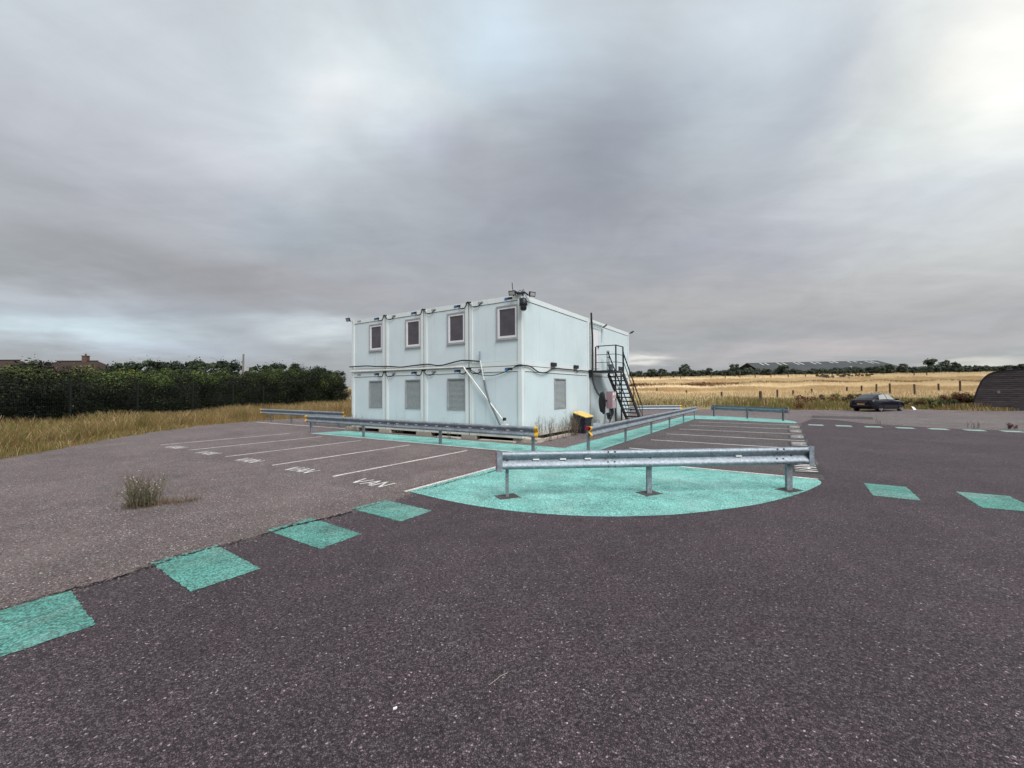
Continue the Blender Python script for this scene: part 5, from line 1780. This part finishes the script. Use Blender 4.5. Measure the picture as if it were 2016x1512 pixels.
def pick_mats(wts, seed):
    rg = np.random.default_rng(seed)
    w = np.clip(np.stack(wts, 1), 0, None)
    w /= w.sum(1)[:, None]
    c = np.cumsum(w, 1)
    r_ = rg.random(len(w))[:, None]
    return (r_ > c).sum(1)


# left verge
n = 190000
x = rng.uniform(-23.6, -11, n)
y = rng.uniform(7, 52, n)
ok = ~inside_lot(x, y) & (x < -12.0 + 0.0 * y)
x, y = x[ok], y[ok]
ok = rng.random(len(x)) < np.clip(1.35 - (y - 8) / 55, 0.3, 1)
x, y = x[ok], y[ok]
dist_ = np.abs(x + 22) / 7
h = (0.42 + 0.50 * lf(x, y, 0.9)) * rng.uniform(0.5, 1.25, len(x))
inn = ~inside_lot(x + 0.7, y)
h = np.where(inn, h, h * 0.42)
V_, F_ = blades(x, y, h, rng.uniform(0.005, 0.014, len(x)), 0.75, 5)
g1, g2 = lf(x, y, 0.55, 1), lf(x, y, 1.7, 2)
near_ = np.clip((30 - y) / 18, 0, 1)
mi = pick_mats([0.7 * np.ones_like(x), 0.22 + 0.35 * g2, 0.75 + 0.7 * (1 - g1), 0.35 + 0.8 * (1 - g2) + near_ * 0.8 + np.where(inn, 0, 0.9), 0.15 + 0.35 * (1 - g1) * (0.4 + near_), 0.10 + 0.3 * (g1 > .7)], 3)
VG = [M['straw_shaded'], M['straw'], M['straw_brown'], M['grass_olive'], M['grass_green'], M['dock_brown']]
o = link('verge_grass', np_mesh('verge_grass', V_, F_, VG, np.repeat(mi, 2)))
tag(o, 'long dry straw-coloured grass along the left edge of the car park', 'grass', kind='stuff')

# field on the right and behind the cabin
parts_v, parts_f, parts_m, off = [], [], [], 0
for (n, y0, y1, hw0, hw1, hs, sd) in ((150000, 31, 58, 0.016, 0.034, 1.0, 11), (110000, 55, 90, 0.04, 0.08, 1.0, 12), (80000, 86, 142, 0.08, 0.16, 1.0, 13)):
    rg = np.random.default_rng(sd)
    y = rg.uniform(y0, y1, n)
    x = rg.uniform(-0.25, 1.28, n) * y
    ok = ~inside_lot(x, y)
    hx_, hy_ = (x - 40.1) * 0.66 - (y - 36.0) * 0.75, (x - 40.1) * 0.75 + (y - 36.0) * 0.66
    ok &= ~((hx_ > -0.05) & (hx_ < 10.1) & (hy_ > -0.05) & (hy_ < 9.1))
    ok &= ~((x > 10) & (x < 39) & (y > 31) & (y < 33.5))
    x, y = x[ok], y[ok]
    d1, d2, d3 = lf(x, y, 0.16, 1), lf(x, y, 0.5, 4), lf(x, y, 1.6, 2)
    edge = inside_lot(x, y - 1.0) | inside_lot(x - 0.8, y)
    edge4 = inside_lot(x, y - 4.0)
    h = (0.38 + 0.42 * d2) * rg.uniform(0.5, 1.2, len(x))
    h = np.where(edge, h * 0.5, h)
    V_, F_ = blades(x, y, h, rg.uniform(hw0, hw1, len(x)), 0.4, sd)
    brown = ((y > 78) & (y < 104) & (x > 20) & (x < 47)).astype(float)
    brown2 = ((y > 88) & (y < 112) & (x > 62) & (x < 82)).astype(float)
    greenp = np.clip(1 - np.abs(y - 47) / 9, 0, 1) * np.clip(1 - np.abs(x - 17) / 10, 0, 1)
    rough = np.clip(1.25 - np.abs(y - 41.5) / 7, 0, 1) * np.clip((x - 20) / 5, 0, 1) + 0.45 * inside_lot(x, y - 3.0)
    keep = np.clip(1 - 0.75 * rough, 0.1, 1)
    mi = pick_mats([(1.2 + 0.5 * d3) * keep, (1.4 + 0.9 * d1) * keep * keep, 0.12 + 0.25 * (1 - d2) + 2.2 * rough * (1.2 - d3), 0.12 + 0.35 * (1 - d3) * (y < 60) + 1.6 * greenp + 1.9 * rough, 0.03 + 1.2 * greenp + 0.55 * rough, 0.06 + 4.5 * brown * (0.4 + d3) + 2.5 * brown2 * d3], sd)
    parts_v.append(V_)
    parts_f.append(F_ + off)
    parts_m.append(np.repeat(mi, 2))
    off += len(V_)
o = link('field_grass', np_mesh('field_grass', np.concatenate(parts_v), np.concatenate(parts_f), GM, np.concatenate(parts_m)))
tag(o, 'wide field of ripe straw-coloured grass rising to the far hedge', 'grass', kind='stuff')


def bush(name, label, cat, loc, w, h, n, leaf, mats, seed, group=None):
    me, C = crown_mesh('foliage', seed, w, h, n, leaf, [M[m] for m in mats], [1 / len(mats)] * len(mats), 'hedge', depth=w * 0.8)
    e = empty(name, loc, 0, label=label, cat=cat, group=group)
    link('foliage', me, e)
    mb = MB()
    for c in C[:8]:
        mb.tube([(c[0] * .2, c[1] * .2, -0.05), tuple(c)], [0.02, 0.008], 5)
    mb.build('stems', M['stem_dry'], e)
    return e


def at(u, d, dz=0.0):
    x = (u - 1008) / 814.8 * d
    return (x, d, float(terrain(x, d)) + dz)


bush('dock_plant', 'dark red dock clump in the dry grass left of the car', 'plant', at(1587, 41.5), 2.0, 1.15, 900, 0.09, ['dock_red', 'dock_red', 'straw_brown'], 301)
bush('dock_plant', 'small red dock plant below and left of the large red clump', 'plant', at(1572, 38.5), 0.8, 0.9, 300, 0.07, ['dock_red', 'straw_brown'], 302)
bush('bramble_bush', 'olive green bush at the asphalt edge right of the car', 'bush', at(1855, 37.6), 2.6, 1.0, 2200, 0.09, ['grass_olive', 'leaf_mid', 'leaf_bramble'], 303)
bush('bramble_bush', 'brown bramble mound between the car and the hut', 'bush', at(1818, 39.5), 3.0, 0.9, 1800, 0.09, ['leaf_bramble', 'straw_brown', 'grass_olive'], 304)
bush('bramble_bush', 'dark reddish bramble against the left end of the hut', 'bush', at(1893, 38.8), 2.6, 1.5, 2400, 0.09, ['leaf_bramble', 'straw_brown', 'dock_red', 'grass_olive'], 305)
bush('bramble_bush', 'brown thicket before the far hedge below the shed roof', 'bush', at(1640, 112), 9.0, 1.5, 2600, 0.18, ['leaf_bramble', 'leaf_far_hazed', 'straw_brown'], 306)
bush('bramble_bush', 'second brown thicket before the far hedge right of the shed middle', 'bush', at(1690, 114), 7.0, 1.3, 2000, 0.18, ['leaf_bramble', 'straw_brown', 'grass_olive'], 307)
bush('bramble_bush', 'olive tangle in the grass behind the far right barrier', 'bush', at(1640, 43.5), 4.5, 1.1, 2400, 0.10, ['grass_olive', 'leaf_bramble', 'straw_brown'], 308)
bush('bramble_bush', 'low olive tangle in the grass directly behind the car', 'bush', at(1700, 43.0), 5.0, 1.2, 2600, 0.10, ['grass_olive', 'leaf_bramble', 'straw'], 309)


def weed(name, label, loc, n, h, spread, mats, seed, leaf=0.03, flowers=0.2, cat='weed', group=None, branch=5, rr=0.006, leaves=4):
    """Tall branching dry weed."""
    rg = random.Random(seed)
    e = empty(name, loc, rg.uniform(0, 6), label=label, cat=cat, group=group)
    st_, lv, fl = MB(), MB(), MB()
    for i in range(n):
        a = rg.uniform(0, 6.283)
        d = math.sqrt(rg.random()) * spread
        p = Vector((math.cos(a) * d, math.sin(a) * d, 0))
        hh = h * rg.uniform(0.45, 1.0)
        ln = Vector((rg.gauss(0, 0.16), rg.gauss(0, 0.16), 1)).normalized()
        ps = [p, p + ln * hh * 0.5 + Vector((rg.gauss(0, .02), rg.gauss(0, .02), 0)), p + ln * hh + Vector((rg.gauss(0, .05), rg.gauss(0, .05), 0))]
        st_.tube(ps, [rr, rr * 0.8, rr * 0.4], 4, caps=False)
        for k in range(branch):
            f = rg.uniform(0.35, 0.98)
            q = ps[0].lerp(ps[1], f * 2) if f < 0.5 else ps[1].lerp(ps[2], f * 2 - 1)
            ba = rg.uniform(0, 6.283)
            bl = hh * rg.uniform(0.10, 0.28)
            t_ = q + Vector((math.cos(ba) * 0.6, math.sin(ba) * 0.6, 0.8)) * bl
            st_.tube([q, t_], [rr * 0.5, rr * 0.3], 3, caps=False)
            if rg.random() < flowers:
                s = leaf * 0.5
                fl.add([t_ + Vector((-s, 0, 0)), t_ + Vector((0, -s, s * .4)), t_ + Vector((s, 0, 0)), t_ + Vector((0, s, s * .4)), t_ + Vector((0, 0, s))], [(0, 1, 4), (1, 2, 4), (2, 3, 4), (3, 0, 4)])
        for k in range(leaves):
            f = rg.uniform(0.02, 0.8)
            q = ps[0].lerp(ps[2], f)
            ba = rg.uniform(0, 6.283)
            dv = Vector((math.cos(ba), math.sin(ba), rg.uniform(0.1, 0.9))).normalized()
            sd = Vector((-math.sin(ba), math.cos(ba), 0))
            s = leaf * rg.uniform(0.6, 1.6)
            lv.add([q, q + dv * s + sd * s * 0.25, q + dv * s * 2.2, q + dv * s - sd * s * 0.25], [(0, 1, 2, 3)])
    st_.build('stems', M[mats[0]], e)
    if lv.v:
        lv.build('leaves', M[mats[1]], e)
    if fl.v:
        tag(fl.build('flowers', M[mats[2]], e), kind='stuff')
    return e


weed('weed_clump', 'bushy grey-green weed growing through the old asphalt at left', (-6.07, 6.80, 0), 70, 0.60, 0.22, ('stem_dry', 'weed_leaf', 'weed_flower'), 21, 0.024, 0.07, leaves=12, rr=0.004)
# dead brown grass tuft beside it
mb = MB()
rg = random.Random(5)
for i in range(420):
    a = rg.uniform(0, 1)
    p = Vector((-6.25 + a * 0.85 + rg.gauss(0, .04), 6.72 + a * 0.40 + rg.gauss(0, .07), 0.0))
    hh = rg.uniform(0.04, 0.14) * (0.7 + 0.6 * a)
    ba = rg.uniform(0, 6.283)
    t_ = p + Vector((math.cos(ba) * hh * .8, math.sin(ba) * hh * .8, hh))
    w = 0.004
    sd = Vector((-math.sin(ba) * w, math.cos(ba) * w, 0))
    mb.add([p - sd, p + sd, t_], [(0, 1, 2)], 0 if rg.random() < .6 else 1)
o = mb.build('dead_grass_tuft', [M['stem_dry'], M['straw_brown']])
tag(o, 'low brown dead grass tuft at the foot of the weed clump', 'grass tuft', kind='stuff')

for i, (r_, l_, n_, h_, s_, lab) in enumerate(((0.9, -0.42, 26, 0.95, 0.35, 'dry weeds against the right face beside the near corner'), (2.0, -0.36, 24, 0.75, 0.40, 'dry weeds against the right face left of the shutter'),
                                               (3.1, -0.40, 26, 0.70, 0.42, 'dry weeds against the right face below the shutter'), (3.30, -0.42, 46, 1.0, 0.22, 'thick dry weed bush leaning on the left side of the grit bin'))):
    weed('dry_weed', lab, P(l_, r_), n_, h_, s_, ('stem_dry', 'stem_grey', 'weed_flower'), 50 + i, 0.020, 0.35, group='dry weeds along the right cabin wall', branch=7, leaves=3, rr=0.005)
for i, (l_, r_, n_, h_, s_, lab) in enumerate(((9.0, -0.35, 22, 0.85, 0.55, 'dry weeds at the far left foot of the cabin'), (6.1, -0.30, 6, 0.35, 0.3, 'low dry weeds below the second shutter from the left'), (3.0, -0.28, 8, 0.55, 0.25, 'thin dry weeds below the third shutter from the left'))):
    weed('dry_weed', lab, P(l_, r_), n_, h_, s_, ('stem_dry', 'stem_grey', 'stem_grey'), 70 + i, 0.022, 0.4, group='dry weeds along the left cabin wall', branch=6, leaves=2, rr=0.005)
weed('dry_weed', 'green and dry weeds below the red cabinet', P(-0.35, 6.7), 18, 0.55, 0.5, ('stem_dry', 'weed_leaf', 'stem_grey'), 80, 0.03, 0.3, leaves=5)
weed('dry_weed', 'green weeds at the foot of the stairs', P(-0.6, 10.2), 22, 0.55, 0.6, ('stem_dry', 'weed_leaf', 'stem_grey'), 81, 0.03, 0.3, leaves=6)
weed('green_sprig', 'single thin green sprig growing through the green walkway', P(-1.35, -1.45), 1, 0.62, 0.01, ('weed_leaf', 'weed_leaf', 'weed_flower'), 90, 0.05, 0.0, leaves=7, branch=2)
weed('red_weed', 'dark red-brown weed on the pale asphalt near the right edge', (22.6, 18.75, 0), 12, 0.32, 0.16, ('dock_red', 'dock_red', 'stem_dry'), 91, 0.05, 0.0, leaves=8)
weed('red_weed', 'wispy brown weed on the pale asphalt left of the dark red one', (21.4, 19.2, 0), 10, 0.36, 0.25, ('stem_dry', 'dock_red', 'stem_dry'), 92, 0.03, 0.2, leaves=2)
weed('dry_weed', 'single dry stalk on the pale asphalt below the hut', (18.4, 20.9, 0), 5, 0.5, 0.12, ('stem_dry', 'stem_grey', 'stem_grey'), 93, 0.03, 0.2, leaves=2)

# ---------------------------------------------------------------- small litter
o = MB().add([(-.20, -.10, 0.02), (.18, -.14, 0.03), (.24, .12, 0.20), (-.14, .16, 0.26)], [(0, 1, 2, 3)]).build('litter', M['litter'], None, (35.6, 36.75, 0.0), (0.3, 0, 0.4))
md = o.modifiers.new('thickness', 'SOLIDIFY')
md.thickness = 0.02
tag(o, 'white scrap of litter at the grass edge right of the car', 'litter')
o = MB().tube(catmull([(-.055, -.05, 0.012), (-.01, -.01, 0.018), (.02, .03, 0.016), (.06, .06, 0.012)], 4), 0.0016, 5).build('twig', M['twig'], None, (-0.10, 2.66, 0.004))
tag(o, 'thin pale twig lying on the dark asphalt in the foreground', 'twig')
o = MB().loft([[(x * .9, y * .5, z) for x, y in ((-.016, -.006), (.012, -.012), (.018, .008), (-.010, .012))] for z in (0.002, 0.010)], smooth=False).build('stone_chip', M['litter'], None, (-0.69, 2.43, 0.006), (0.1, 0.2, 0.9))
tag(o, 'white stone chip on the dark asphalt left of the twig', 'stone chip')
